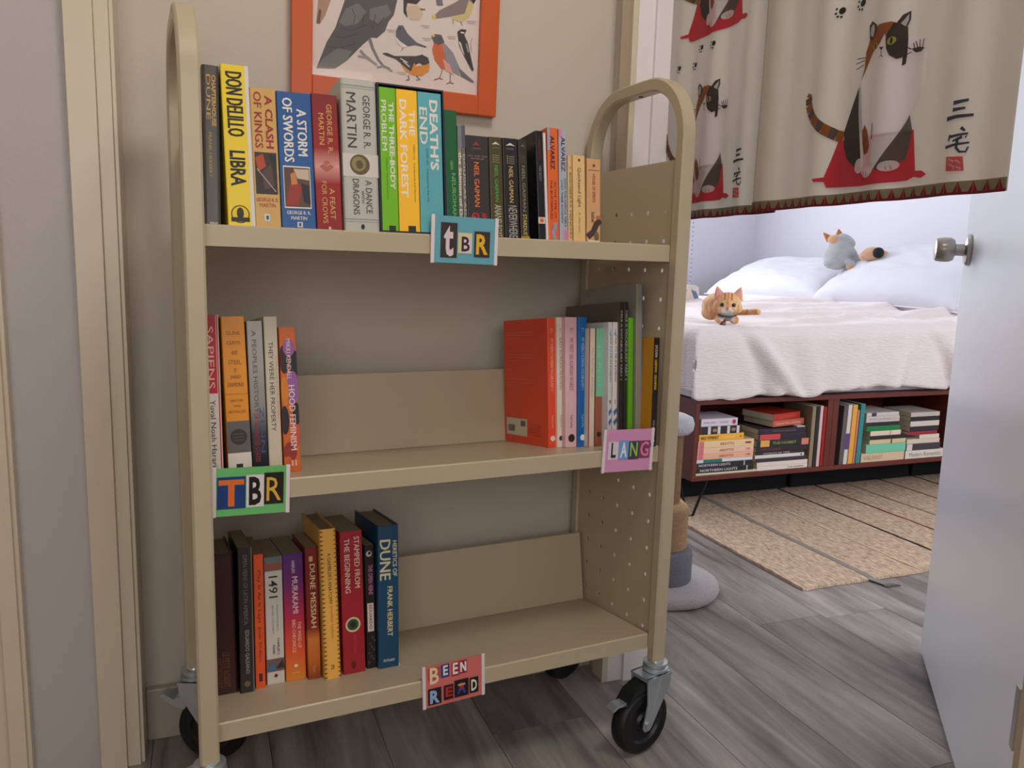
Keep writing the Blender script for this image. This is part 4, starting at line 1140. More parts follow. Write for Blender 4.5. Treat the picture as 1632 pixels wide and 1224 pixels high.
# ================================================================== HANGING DOORWAY CURTAIN
XN = 0.12
def linen(name='natural_linen', rgb=(228, 222, 212), tr=(238, 234, 228), f=.50):
    if name in MATS: return MATS[name]
    M = mat(name, rgb, 0.85, var=0.05, scale=30, bump=0.25, bscale=900, sheen=0.2)
    nt = M.node_tree
    b = nt.nodes['Principled BSDF']
    out = [n for n in nt.nodes if n.type == 'OUTPUT_MATERIAL'][0]
    tl = nt.nodes.new('ShaderNodeBsdfTranslucent')
    tl.inputs[0].default_value = (*lin(tr), 1)
    mx = nt.nodes.new('ShaderNodeMixShader'); mx.inputs[0].default_value = f
    nt.links.new(b.outputs[0], mx.inputs[1]); nt.links.new(tl.outputs[0], mx.inputs[2]); nt.links.new(mx.outputs[0], out.inputs[0])
    return M
M_linen = linen()
def cloth_ink(c): return linen('dyed_linen_%d_%d_%d' % c, c, c, .62)
def fold(u, v, ph, per):
    a = 2 * math.pi * (u / per + ph)
    return 0.0036 * math.sin(a) + 0.0012 * math.sin(2 * a + .6) + 0.0015 * math.sin(v * 7 + u * 12)
nor = thing('noren_curtain', 'linen split doorway curtain printed with calico cats', 'curtain', Matrix.Translation((XN, -0.44, 0.98)))
OFFN = Vector((XN, -0.44, 0.98))
PANELS = {}
def panel(u0, u1, zb, ztop, xoff, ph, per, label):
    def fn(u, v, off):
        return Vector((XN + xoff + fold(u, v, ph, per) - off, -u, v)) - OFFN
    bm = bmesh.new()
    nu, nv = 110, 60
    G = [[[bm.verts.new(fn(u0 + (u1 - u0) * i / nu, zb + (ztop - zb) * j / nv, o)) for i in range(nu + 1)] for j in range(nv + 1)] for o in (0.0, -0.0008)]
    for j in range(nv):
        for i in range(nu):
            bm.faces.new((G[0][j][i], G[0][j][i + 1], G[0][j + 1][i + 1], G[0][j + 1][i]))
            bm.faces.new((G[1][j][i], G[1][j + 1][i], G[1][j + 1][i + 1], G[1][j][i + 1]))
    for i in range(nu):
        bm.faces.new((G[1][0][i], G[1][0][i + 1], G[0][0][i + 1], G[0][0][i]))
    for j in range(nv):
        bm.faces.new((G[0][j][0], G[0][j + 1][0], G[1][j + 1][0], G[1][j][0]))
        bm.faces.new((G[0][j][nu], G[1][j][nu], G[1][j + 1][nu], G[0][j + 1][nu]))
    o = obj('cloth_panel', bm, M_linen, nor, smooth=True)
    tag(o, label)
    return o, fn
zb = 0.9825
pR, fR = panel(0.388, 0.832, zb, 1.90, -0.004, .2, .115, 'linen panel on the right of the slit')
pL, fL = panel(0.056, 0.428, zb - .002, 1.90, 0.012, .6, .105, 'linen panel on the left of the slit')
K = lambda x, y: (1260 + 0.2614 * x, 0.2614 * y)
def KP(pts, du=0.0, dv=0.0):
    out = []
    for a in pts:
        w = onX(K(*a), XN - .004)
        out.append((-w[1] + du, w[2] + dv))
    return out
def cat_print(p, du, dv):
    k = lambda pts: KP(pts, du, dv)
    RED, DK, GRY, BRN, WH = (214, 66, 80), (84, 74, 68), (120, 112, 106), (166, 100, 52), (250, 244, 248)
    def e(x, y, rx, ry, c):
        a = k([(x, y), (x + rx, y), (x, y + ry)])
        p.ell(a[0][0], a[0][1], abs(a[1][0] - a[0][0]), abs(a[2][1] - a[0][1]), c, 18)
    # tail in bands
    p.lock = 1
    tl = [(310, 835), (270, 825), (235, 805), (200, 783), (168, 755), (140, 720), (122, 680), (112, 640), (112, 600), (122, 575)]
    for i in range(len(tl) - 1):
        p.stroke(k([tl[i], tl[i + 1]]), .0150 if i < 7 else .0145, BRN if i % 2 == 0 else (108, 92, 80), .0150 if i < 8 else .010)
    p.lock = 2
    p.poly(k([(280, 860), (745, 790), (755, 1040), (800, 1040), (828, 1062), (790, 1085), (745, 1078), (700, 1100), (420, 1135), (215, 1145), (205, 1110), (150, 1110), (145, 1092), (205, 1082), (240, 980)]), RED)
    p.lock = 3
    p.poly(k([(425, 505), (405, 560), (355, 690), (315, 800), (312, 890), (335, 970), (385, 1022), (445, 960), (440, 840), (425, 790), (420, 560)]), DK)
    p.poly(k([(515, 850), (660, 800), (700, 730), (718, 690), (735, 790), (715, 890), (690, 970), (640, 1000), (540, 1035), (500, 1035)]), GRY)
    p.lock = 4
    p.poly(k([(600, 210), (560, 260), (500, 330), (470, 400), (440, 470), (415, 520), (412, 700), (418, 800), (440, 850), (445, 965), (430, 1060), (470, 1085), (500, 1060), (505, 860), (520, 845), (600, 825), (660, 800), (700, 740), (720, 680), (735, 620), (790, 550), (812, 510), (822, 380), (828, 300), (832, 250), (800, 230), (762, 240), (735, 290), (735, 370), (700, 400), (640, 370), (610, 320), (608, 260)]), WH)
    p.lock = 5
    p.poly(k([(455, 760), (475, 800), (490, 890), (478, 930), (450, 945), (440, 880), (438, 800)]), BRN)
    e(415, 1012, 28, 46, WH); e(470, 1050, 32, 34, WH); e(600, 1012, 58, 32, WH)
    p.lock = 6
    p.poly(k([(490, 250), (520, 190), (560, 150), (640, 135), (690, 145), (640, 200), (612, 240), (600, 208), (565, 265), (515, 320), (485, 380), (462, 430), (428, 500), (455, 420), (465, 320)]), BRN)
    p.lock = 7
    p.poly(k([(620, 200), (655, 140), (722, 165), (722, 240), (714, 330), (705, 390), (685, 402), (690, 350), (660, 362), (625, 340), (608, 300), (606, 240)]), DK)
    p.lock = 8
    p.poly(k([(493, 250), (490, 160), (510, 130), (545, 155), (545, 190), (505, 245)]), DK); p.lock = 9; e(513, 190, 14, 38, WH)
    p.lock = 8; p.poly(k([(668, 142), (700, 92), (742, 65), (738, 120), (715, 172)]), DK); p.lock = 9; p.poly(k([(688, 146), (732, 84), (728, 122), (712, 163)]), WH)
    p.lock = 9; e(640, 252, 24, 24, (206, 196, 96)); e(535, 286, 18, 20, (206, 196, 96)); p.lock = 10; e(640, 252, 7, 20, DK); e(537, 286, 6, 16, DK)
    p.poly(k([(564, 292), (597, 288), (580, 313)]), DK); p.stroke(k([(579, 312), (578, 340), (566, 352)]), .0012, DK); p.stroke(k([(578, 340), (590, 350)]), .0012, DK)
    for a in ([(408, 362), (468, 352)], [(403, 392), (462, 368)], [(405, 425), (456, 396)], [(716, 290), (740, 300)], [(716, 330), (738, 318)]): p.stroke(k(a), .0012, DK)
    p.poly(k([(740, 298), (790, 286), (826, 290), (800, 315), (765, 320)]), DK)
    for a in ([(768, 252), (778, 292)], [(795, 240), (793, 290)], [(820, 236), (812, 290)], [(752, 262), (760, 300)]): p.stroke(k(a), .0015, DK)
    p.stroke(k([(518, 755), (512, 850)]), .0016, DK)
    for a in ([(450, 1040), (455, 1075)], [(470, 1045), (474, 1082)], [(590, 1015), (592, 1038)], [(615, 1010), (620, 1038)]): p.stroke(k(a), .0010, (150, 140, 140))
def paw(p, u, v, s=1.0):
    p.ell(u, v, .0052 * s, .0046 * s, (64, 56, 52), 14)
    for a, b in ((-.0085, .004), (-.0095, -.002), (-.0065, -.0065), (-.001, -.008)): p.ell(u + a * s, v + b * s, .0020 * s, .0016 * s, (64, 56, 52), 10)
C8 = lambda x, y: (1030 + 0.3689 * x, 0.3689 * y)
def CP(pts, du=0.0, dv=0.0):
    out = []
    for a in pts:
        w = onX(C8(*a), XN - .004); out.append((-w[1] + du, w[2] + dv))
    return out
def kanji(p, du):
    c = (78, 76, 92)
    k = lambda pts: CP(pts, du)
    for a, w in (([(1345, 448), (1375, 440), (1405, 432)], .0050), ([(1342, 478), (1368, 472), (1392, 467)], .0045), ([(1314, 518), (1360, 505), (1420, 496)], .0052),
                 ([(1374, 552), (1388, 566)], .0040), ([(1330, 585), (1322, 612)], .0035), ([(1330, 594), (1365, 584), (1398, 577), (1388, 596)], .0036), ([(1378, 592), (1340, 612)], .0036), ([(1308, 640), (1350, 626), (1402, 616)], .0038), ([(1360, 604), (1354, 640), (1366, 657), (1388, 656), (1398, 634)], .0036)):
        p.stroke(k(a), w, c, w * .6)
    s = k([(1312, 680), (1378, 676), (1380, 738), (1310, 742)])
    p.poly(s, (214, 98, 104))
    for a in ([(1322, 690), (1345, 700)], [(1350, 692), (1368, 706)], [(1325, 712), (1345, 722), (1340, 734)], [(1352, 722), (1370, 730)]): p.stroke(k(a), .0022, (222, 196, 190))
p = Print(); cat_print(p, 0, 0); p.build('cat_print', fR, pR, base=.0008, step=.00025, sub=.007, mk=cloth_ink)
p = Print(); cat_print(p, -.4205, .004); p.build('cat_print', fL, pL, base=.0008, step=.00025, sub=.007, mk=cloth_ink)
p = Print(); cat_print(p, -.400, .297); p.build('cat_print', fL, pL, base=.0008, step=.00025, sub=.007, mk=cloth_ink)
p = Print(); cat_print(p, -.03, .44); p.build('cat_print', fR, pR, base=.0008, step=.00025, sub=.007, mk=cloth_ink)
p = Print()
for a in ((315, 65), (440, 18)):
    u = KP([a])[0]; paw(p, *u)
p.build('paw_prints', fR, pR, base=.0008, step=.00002, sub=.007, mk=cloth_ink)
p = Print()
L5 = lambda x, y: (1040 + 0.2941 * x, 0.2941 * y)
for a in ((260, 255), (337, 235), (152, 372), (222, 350)):
    w = onX(L5(*a), XN + .008); paw(p, -w[1], w[2], .95)
p.build('paw_prints', fL, pL, base=.0008, step=.00002, sub=.007, mk=cloth_ink)
p = Print(); kanji(p, 0); p.build('lettering', fR, pR, base=.0010, step=.00003, sub=.007, mk=cloth_ink)
p = Print(); kanji(p, -.4405); p.build('lettering', fL, pL, base=.0010, step=.00003, sub=.007, mk=cloth_ink)
for u0, u1, z0, fn, par in ((0.388, 0.832, zb, fR, pR), (0.056, 0.428, zb - .002, fL, pL)):
    p = Print()
    p.rect(u0, u1, z0, z0 + .0155, (150, 140, 112)); p.rect(u0, u1, z0 - .0005, z0 + .003, (150, 46, 54))
    n = int((u1 - u0) / .0165)
    p.lock = 3
    for k in range(n):
        c = u0 + (k + .5) * (u1 - u0) / n
        p.poly([(c - .0062, z0 + .001), (c + .0062, z0 + .001), (c, z0 + .0145)], (146, 44, 54))
        p.lock = 4; p.stroke([(c, z0 + .002), (c, z0 + .012)], .0015, (196, 90, 90)); p.lock = 3
    p.build('stitched_hem', fn, par, base=.0010, step=.00025, sub=.007, mk=cloth_ink)
rod = thing('curtain_rod', 'wooden tension rod carrying the linen doorway curtain', 'rod', Matrix.Translation((XN + .004, YH, 1.9)))
bm = bmesh.new(); tube(bm, [(0, 0.0, 0), (0, YJ - YH, 0)], .009, 12)
obj('rod_tube', bm, mat('rod_wood', (150, 116, 84), .5, var=.1), rod, smooth_angle=40)

# ================================================================== RUG
def jute():
    M = mat('woven_jute', (196, 164, 128), 0.9)
    nt = M.node_tree; b = nt.nodes['Principled BSDF']
    tc = nt.nodes.new('ShaderNodeTexCoord')
    w = nt.nodes.new('ShaderNodeTexWave'); w.wave_type = 'BANDS'; w.bands_direction = 'X'
    w.inputs['Scale'].default_value = 34; w.inputs['Distortion'].default_value = 4.5; w.inputs['Detail'].default_value = 3; w.inputs['Detail Scale'].default_value = 8
    n = nt.nodes.new('ShaderNodeTexNoise'); n.inputs['Scale'].default_value = 90; n.inputs['Detail'].default_value = 5
    mp = nt.nodes.new('ShaderNodeMapping'); mp.inputs['Scale'].default_value = (1, .45, 1)
    nt.links.new(tc.outputs['Object'], mp.inputs[0]); nt.links.new(mp.outputs[0], w.inputs[0]); nt.links.new(mp.outputs[0], n.inputs[0])
    a = nt.nodes.new('ShaderNodeMath'); a.operation = 'MULTIPLY_ADD'; a.inputs[1].default_value = .18
    nt.links.new(w.outputs['Fac'], a.inputs[0])
    a2 = nt.nodes.new('ShaderNodeMath'); a2.operation = 'MULTIPLY'; a2.inputs[1].default_value = .85
    nt.links.new(n.outputs['Fac'], a2.inputs[0]); nt.links.new(a2.outputs[0], a.inputs[2])
    cr = nt.nodes.new('ShaderNodeValToRGB')
    cr.color_ramp.elements[0].position = .25; cr.color_ramp.elements[0].color = (*lin((150, 122, 98)), 1)
    cr.color_ramp.elements[1].position = .75; cr.color_ramp.elements[1].color = (*lin((236, 210, 182)), 1)
    nt.links.new(a.outputs[0], cr.inputs[0]); nt.links.new(cr.outputs[0], b.inputs['Base Color'])
    bp = nt.nodes.new('ShaderNodeBump'); bp.inputs['Strength'].default_value = .8; bp.inputs['Distance'].default_value = .006
    nt.links.new(a.outputs[0], bp.inputs['Height']); nt.links.new(bp.outputs[0], b.inputs['Normal'])
    return M
M_jute = jute()
RX0, RX1, RY0, RY1 = 0.826, 2.75, 0.192, 1.06
rug = thing('rug', 'woven jute rug with thin coloured stripes lying before the bed', 'rug', Matrix.Translation((RX0, RY0, 0)))
bm = bmesh.new()
nx, ny = 150, 100
def edge(x, y):
    dx = .004 * noise.noise((x * 20, y * 20, 1)); dy = .004 * noise.noise((x * 20, y * 20, 7))
    return dx, dy
top = []
for j in range(ny + 1):
    row = []
    for i in range(nx + 1):
        x, y = (RX1 - RX0) * i / nx, (RY1 - RY0) * j / ny
        dx, dy = edge(x, y) if i in (0, nx) or j in (0, ny) else (0, 0)
        z = .009 + .0012 * noise.noise((x * 9, y * 9, 0)) + .0008 * math.sin(x * 260)
        row.append(bm.verts.new((x + dx, y + dy, z)))
    top.append(row)
for j in range(ny):
    for i in range(nx):
        bm.faces.new((top[j][i], top[j][i + 1], top[j + 1][i + 1], top[j + 1][i]))
ring = [top[0][i] for i in range(nx + 1)] + [top[j][nx] for j in range(1, ny + 1)] + [top[ny][i] for i in range(nx - 1, -1, -1)] + [top[j][0] for j in range(ny - 1, 0, -1)]
low = [bm.verts.new((v.co.x, v.co.y, .001)) for v in ring]
for i in range(len(ring)):
    k = (i + 1) % len(ring)
    bm.faces.new((ring[k], ring[i], low[i], low[k]))
fixn(bm)
obj('rug_weave', bm, M_jute, rug, smooth_angle=50)
for x, w, c in ((1.078, .020, (150, 142, 132)), (1.275, .006, (222, 196, 166)), (1.458, .008, (48, 42, 46)), (1.646, .007, (126, 56, 48)), (1.80, .01, (160, 138, 116)), (2.0, .007, (104, 50, 46)), (2.2, .006, (60, 52, 54)), (2.42, .01, (140, 130, 120))):
    bm = bmesh.new()
    pts = [(x - RX0 + .003 * noise.noise((k * .3, x * 5, 2)), k * (RY1 - RY0) / 40) for k in range(41)]
    for k in range(40):
        a, b_ = pts[k], pts[k + 1]
        bx(bm, min(a[0], b_[0]) - w / 2, max(a[0], b_[0]) + w / 2, a[1], b_[1], .0065, .0106)
    obj('stripe', bm, mat('stripe_%d_%d_%d' % c, c, .9, var=.2, scale=120, bump=.5, bscale=300), rug)
for x, y, c in ((1.075, .17, (142, 140, 132)), (1.32, .185, (206, 190, 180))):
    bm = bmesh.new()
    for k in range(9):
        o = (k - 4) * .0035
        tube(bm, [(x - RX0 + o * .5, .005, .006), (x - RX0 + .02 + o, y - RY0 - .015, .005), (x - RX0 + .03 + o * 1.6, y - RY0 - .03 - .004 * (k % 3), .003)], .0022, 5)
    tag(obj('tassel', bm, mat('tassel_%d' % c[0], c, .9, var=.1, scale=80), rug, smooth=True), kind='stuff')

# ================================================================== BED: platform, mattress, bedding
M_mah = mat('mahogany_veneer', (96, 38, 28), 0.35, var=0.30, scale=5, stretch=(1.2, 9, 9), bump=.05, bscale=40)
BX0, BX1, BY0, BY1, BZ0, BZ1 = 0.853, 2.86, 0.80, 2.82, 0.152, 0.442
bed = thing('platform_bed', 'red brown wooden platform bed with open book cubbies and hairpin legs', 'bed', Matrix.Translation((BX0, BY0, 0)))
def bpart(name, m, x0, x1, y0, y1, z0, z1, bev=.001):
    return box(name, m, x0 - BX0, x1 - BX0, y0 - BY0, y1 - BY0, z0, z1, bed, bev)
T = .017
CUB = [(BX0 + T, 1.437), (1.490, 2.085), (2.120, BX1 - T)]
bpart('top_board', M_mah, BX0, BX1, BY0, BY1, BZ1 - T, BZ1)
bpart('bottom_board', M_mah, BX0, BX1, BY0, BY0 + .36, BZ0, BZ0 + T)
bpart('end_panel', M_mah, BX0, BX0 + T, BY0, BY1, BZ0 + T, BZ1 - T)
bpart('end_panel', M_mah, BX1 - T, BX1, BY0, BY1, BZ0 + T, BZ1 - T)
for a, b in ((1.437, 1.4625), (1.4635, 1.490), (2.085, 2.120)):
    bpart('divider', M_mah, a, b, BY0 + .002, BY0 + .36, BZ0 + T, BZ1 - T)
bpart('back_panel', M_mah, BX0 + T, BX1 - T, BY0 + .36, BY0 + .372, BZ0, BZ1 - T)
for bx0, bx1, lb in ((.93, 1.52, 'added black shade box under the left half of the bed'), (1.54, 2.2, 'added black shade box under the middle of the bed'), (2.22, 2.8, 'added black shade box under the head of the bed')):
    sb = thing('shade_box', lb, 'shade box', Matrix.Translation((bx0, 1.085, 0)), 'added shade boxes under the bed')  # solid black boxes added to stand in for the shade under the bed
    M_shade = mat('black_shade_fill', (20, 20, 24), .9, var=.2, scale=200)
    box('shade_body', M_shade, 0, bx1 - bx0, 0, .5, 0.0, .118, sb, bev=.006)
    box('shade_lid', M_shade, -.004, bx1 - bx0 + .004, -.004, .504, .119, .145, sb, bev=.006)
M_iron = mat('black_iron', (22, 22, 24), .4, metal=.6, var=.1)
for lx, ly, sx, sy in ((BX0 + .06, BY0 + .06, -1, -1), (BX1 - .06, BY0 + .06, 1, -1), (BX0 + .06, BY1 - .06, -1, 1), (BX1 - .06, BY1 - .06, 1, 1)):
    bm = bmesh.new()
    x, y = lx - BX0, ly - BY0
    z1 = BZ0 if ly < 1.5 else BZ1 - T
    tube(bm, [(x + .055, y, z1), (x - .012 * 1, y - .012, .012), (x - .018, y - .012, .005), (x - .026, y - .008, .006), (x - .03, y, .014), (x - .045, y + .05, z1)], .0048, 8)
    bx(bm, x - .06, x + .065, y - .012, y + .06, z1 - .003, z1 + .0005)
    obj('hairpin_leg', bm, M_iron, bed, smooth_angle=40)

M_sheet = mat('white_sheet', (226, 222, 226), .85, var=.02, scale=5, bump=.15, bscale=60, sheen=.2)
mt = thing('mattress', 'white mattress on the wooden platform under the blanket', 'mattress', Matrix.Translation((.82, BY0, BZ1)))
bm = bmesh.new(); bx(bm, .02, 2.03, .012, 2.0, 0.0005, .235, bev=.03)
obj('mattress_body', bm, M_sheet, mt, smooth_angle=60)

def blanket_mat():
    M = mat('white_cotton_blanket', (222, 210, 208), .9, var=.03, scale=6, sheen=.3)
    nt = M.node_tree; b = nt.nodes['Principled BSDF']
    tc = nt.nodes.new('ShaderNodeTexCoord')
    w = nt.nodes.new('ShaderNodeTexNoise'); w.inputs['Scale'].default_value = 60; w.inputs['Detail'].default_value = 3
    mp = nt.nodes.new('ShaderNodeMapping'); mp.inputs['Scale'].default_value = (.6, 1, 3.2)
    nt.links.new(tc.outputs['Object'], mp.inputs[0]); nt.links.new(mp.outputs[0], w.inputs[0])
    bp = nt.nodes.new('ShaderNodeBump'); bp.inputs['Strength'].default_value = .45; bp.inputs['Distance'].default_value = .01
    nt.links.new(w.outputs['Fac'], bp.inputs['Height']); nt.links.new(bp.outputs[0], b.inputs['Normal'])
    return M
M_blank = blanket_mat()
bl = thing('blanket', 'rumpled white blanket hanging over the front of the bed', 'blanket', Matrix.Translation((.8, BY0, .69)))
QX0, QY0, ZT = .826, .792, .688
def drape(sx, sy):
    """sx, sy: cloth coordinates; beyond the edges the cloth hangs"""
    hx, hy = max(0., QX0 - sx), max(0., QY0 - sy)
    R = .045
    def roll(h):
        if h < R * 1.57:
            a = h / R
            return R * math.sin(a), R * (1 - math.cos(a))
        return R, R + (h - R * 1.57)
    ox, dx = roll(hx); oy, dy = roll(hy)
    x = max(sx, QX0) + R - ox if hx > 0 else sx + R * math.exp(-max(0, sx - QX0) / .1)
    y = max(sy, QY0) + R - oy if hy > 0 else sy + R * math.exp(-max(0, sy - QY0) / .1)
    z = ZT + .03 * min(1, max(0, (sx - 1.0) / 1.4)) + .035 * min(1, max(0, sy - 1.0)) - max(dx, dy)
    # wrinkles
    n1 = noise.fractal((sx * 3.2, sy * 3.2, 3.1), .9, 2.1, 4)
    n2 = noise.noise((sx * 9 + sy * 4, sy * 6 - sx * 5, 8.0))
    amp = .012
    if hy > 0:
        t = min(1, hy / .25)
        f = 0
        # long diagonal creases running down the front
        for cx, sl, w, a in ((1.05, .55, .035, .018), (1.02, .9, .03, .020), (1.30, .2, .05, .012), (1.62, -.5, .06, .014), (1.98, .45, .035, .020), (1.90, .75, .03, .018), (1.80, -.35, .05, .014), (2.2, .2, .05, .016), (2.45, -.3, .06, .016)):
            dd = (sx - cx - sl * hy)
            f += 1.7 * a * (math.exp(-(dd / w) ** 2) - .6 * math.exp(-((dd + w * 1.6) / w) ** 2))
        y -= t * (f + .012 * n1 + .006 * n2) + .010 * t
        x += t * .006 * n1
    elif hx > 0:
        x -= min(1, hx / .2) * (.01 + .015 * n1)
    else:
        z += .012 * n1 + .006 * n2
        f = 0
        for cy, sl, w, a in ((1.0, .15, .03, .018), (1.12, -.1, .04, .02), (1.3, .2, .05, .02), (1.55, -.15, .06, .02), (1.75, .1, .05, .022)):
            dd = sy - cy - sl * (sx - 1.8)
            f += a * math.exp(-(dd / w) ** 2) * min(1, max(0, (sx - 1.15) / .3))
        z += f
    return Vector((x, y, z))
bm = bmesh.new()
U = [QX0 - .27 + (2.80 - QX0 + .27) * i / 190 for i in range(191)]
NV = 150
grid = []
for i, sx in enumerate(U):
    hem = .262 + .018 * noise.noise((sx * 4.2, .5, 1)) + .010 * noise.noise((sx * 13, .5, 2)) + .012 * math.exp(-((sx - 1.33) / .06) ** 2) + .01 * math.exp(-((sx - 1.0) / .1) ** 2) + .02 * math.exp(-((sx - 2.05) / .2) ** 2)
    sxx = max(sx, QX0 - .235 + .01 * noise.noise((i * .1, 0, 0)))
    col = []
    for j in range(NV + 1):
        sy = QY0 - hem + (2.30 - QY0 + hem) * (j / NV)
        col.append(bm.verts.new(drape(sxx, sy) - Vector((.8, BY0, .69))))
    grid.append(col)
for i in range(190):
    for j in range(NV):
        bm.faces.new((grid[i][j], grid[i + 1][j], grid[i + 1][j + 1], grid[i][j + 1]))
o = obj('blanket_cloth', bm, M_blank, bl, smooth=True)
sm = o.modifiers.new('thickness', 'SOLIDIFY'); sm.thickness = .006; sm.offset = 1

def pillow(name, label, ctr, w, h, th, rot, seed, piping=True):
    t = thing(name, label, 'pillow', Matrix.Translation(ctr) @ rot)
    bm = bmesh.new()
    n = 44
    vs = {}
    for s in (1, -1):
        for i in range(n + 1):
            for j in range(n + 1):
                u, v = 2 * i / n - 1, 2 * j / n - 1
                if s == -1 and (i in (0, n) or j in (0, n)):
                    vs[(s, i, j)] = vs[(1, i, j)]; continue
                pin = 1 - .07 * (1 - abs(u) ** 3) * abs(v) ** 4, 1 - .07 * (1 - abs(v) ** 3) * abs(u) ** 4
                x, y = u * w / 2 * pin[1], v * h / 2 * pin[0]
                k = max(0, (1 - u ** 4) * (1 - v ** 4)) ** .55
                z = s * th / 2 * k * (1 + .14 * noise.noise((u * 1.4 + seed, v * 1.4, s * 2))) + .010 * k * noise.noise((u * 5 + seed, v * 5, s))
                vs[(s, i, j)] = bm.verts.new((x, y, z))
    for s in (1, -1):
        for i in range(n):
            for j in range(n):
                f = [vs[(s, i, j)], vs[(s, i + 1, j)], vs[(s, i + 1, j + 1)], vs[(s, i, j + 1)]]
                bm.faces.new(f if s == 1 else f[::-1])
    obj('pillow_case', bm, mat('pillow_cotton', (208, 208, 217), .85, var=.02, scale=6, bump=.2, bscale=25, sheen=.2), t, smooth=True)
    bm = bmesh.new()
    pts = [(-w / 2 * (1 - .0), -h / 2 + h * k / 24, 0) for k in range(25)]
    pts = [(u[0] * (1 - .07 * (1 - abs(2 * k / 24 - 1) ** 3)), u[1] , 0) for k, u in enumerate(pts)]
    tube(bm, pts, .005, 6)
    obj('seam', bm, mat('pillow_seam', (222, 212, 220), .85), t, smooth=True)
    return t
Ry = lambda a: Matrix.Rotation(math.radians(a), 4, 'Y')
Rx = lambda a: Matrix.Rotation(math.radians(a), 4, 'X')
Rz = lambda a: Matrix.Rotation(math.radians(a), 4, 'Z')
pillow('pillow', 'plump white pillow at the far left of the bed head', (2.52, 2.36, .840), .50, .92, .21, Rz(6) @ Ry(-22), 1.3)
pillow('pillow', 'large white pillow at the near right of the bed head', (2.52, 1.47, .876), .50, .98, .22, Rz(-3) @ Ry(-33), 4.1)

# small patterned cushion behind the kitten
c = onY((1102, 478), 1.75)
t = thing('patterned_cushion', 'small blue and cream patterned cushion behind the kitten', 'cushion', Matrix.Translation((c[0] - .02, 1.75, .75)))
bm = bmesh.new(); bx(bm, -.10, .035, -.05, .05, -.02, .07, bev=.02)
obj('cushion_body', bm, mat('cushion_cream', (206, 190, 176), .85, var=.1, scale=20), t, smooth_angle=60)
p = Print(); p.poly([(-.02, .05), (.01, .04), (.03, .0), (.028, -.02), (.0, -.02), (.0, .01)], (84, 100, 140)); p.poly([(-.08, .04), (-.04, .05), (-.05, .01)], (120, 140, 176)); p.poly([(-.02, .06), (.02, .065), (.0, .05)], (176, 190, 210))
p.build('pattern', lambda u, v, off: (u, -.05 - off, v), t, base=.0006)

# beaded cord of the window blind
c = onY((1101, 425), 3.14)
cord = thing('blind_cord', 'thin beaded blind cord hanging by the far bedroom wall', 'cord', Matrix.Translation((c[0], 3.14, 0)))
bm = bmesh.new(); tube(bm, [(0, 0, .78), (0, 0, 1.6)], .0022, 6)
obj('string', bm, mat('cord_white', (206, 204, 216), .6), cord, smooth=True)
bm = bmesh.new()
for k in range(26): bmesh.ops.create_icosphere(bm, subdivisions=1, radius=.0062, matrix=Matrix.Translation((0, 0, .79 + k * .03)))
tag(obj('beads', bm, mat('cord_bead', (150, 146, 196), .4), cord, smooth=True), kind='stuff')

# ---------------- soft animals: blobs fused into one skin
def blob(name, parts, voxel, mats, parent, paint=None, smooth=4):
    bm = bmesh.new()
    for prt in parts:
        c, r = prt[0], prt[1]
        M = Matrix.Translation(c)
        if len(prt) > 2: M = M @ prt[2]
        M = M @ Matrix.Diagonal((*r, 1))
        bmesh.ops.create_icosphere(bm, subdivisions=3, radius=1, matrix=M)
    me = bpy.data.meshes.new('tmp'); bm.to_mesh(me); bm.free()
    o = bpy.data.objects.new('tmp', me); COL.objects.link(o)
    rm = o.modifiers.new('r', 'REMESH'); rm.mode = 'VOXEL'; rm.voxel_size = voxel
    s = o.modifiers.new('s', 'SMOOTH'); s.factor = .5; s.iterations = smooth
    dg = bpy.context.evaluated_depsgraph_get(); dg.update()
    m2 = bpy.data.meshes.new_from_object(o.evaluated_get(dg))
    bpy.data.objects.remove(o); bpy.data.meshes.remove(me)
    m2.name = name
    for x in mats: m2.materials.append(x)
    if paint:
        for pl in m2.polygons: pl.material_index = paint(pl.center)
    return obj(name, m2, mats, parent, smooth=True)
def cone(bm, base, tip, w, d, mi=0):
    """flat triangular ear"""
    b, tp = Vector(base), Vector(tip)
    ax = (tp - b).normalized()
    sx = Vector((1, 0, 0)); sx = (sx - ax * sx.dot(ax)).normalized(); sy = ax.cross(sx)
    N = 7
    pr = None
    for k in range(N):
        f = k / (N - 1)
        ww = w * (1 - f) ** .8 + .0006; dd = d * (1 - f) ** .7 + .0004
        c = b + (tp - b) * f
        rg = [bm.verts.new(c + sx * ww * math.cos(a * math.pi / 5) + sy * dd * math.sin(a * math.pi / 5)) for a in range(10)]
        if pr:
            for a in range(10):
                fc = bm.faces.new((pr[a], pr[(a + 1) % 10], rg[(a + 1) % 10], rg[a])); fc.material_index = mi
        pr = rg
    bm.faces.new(pr)
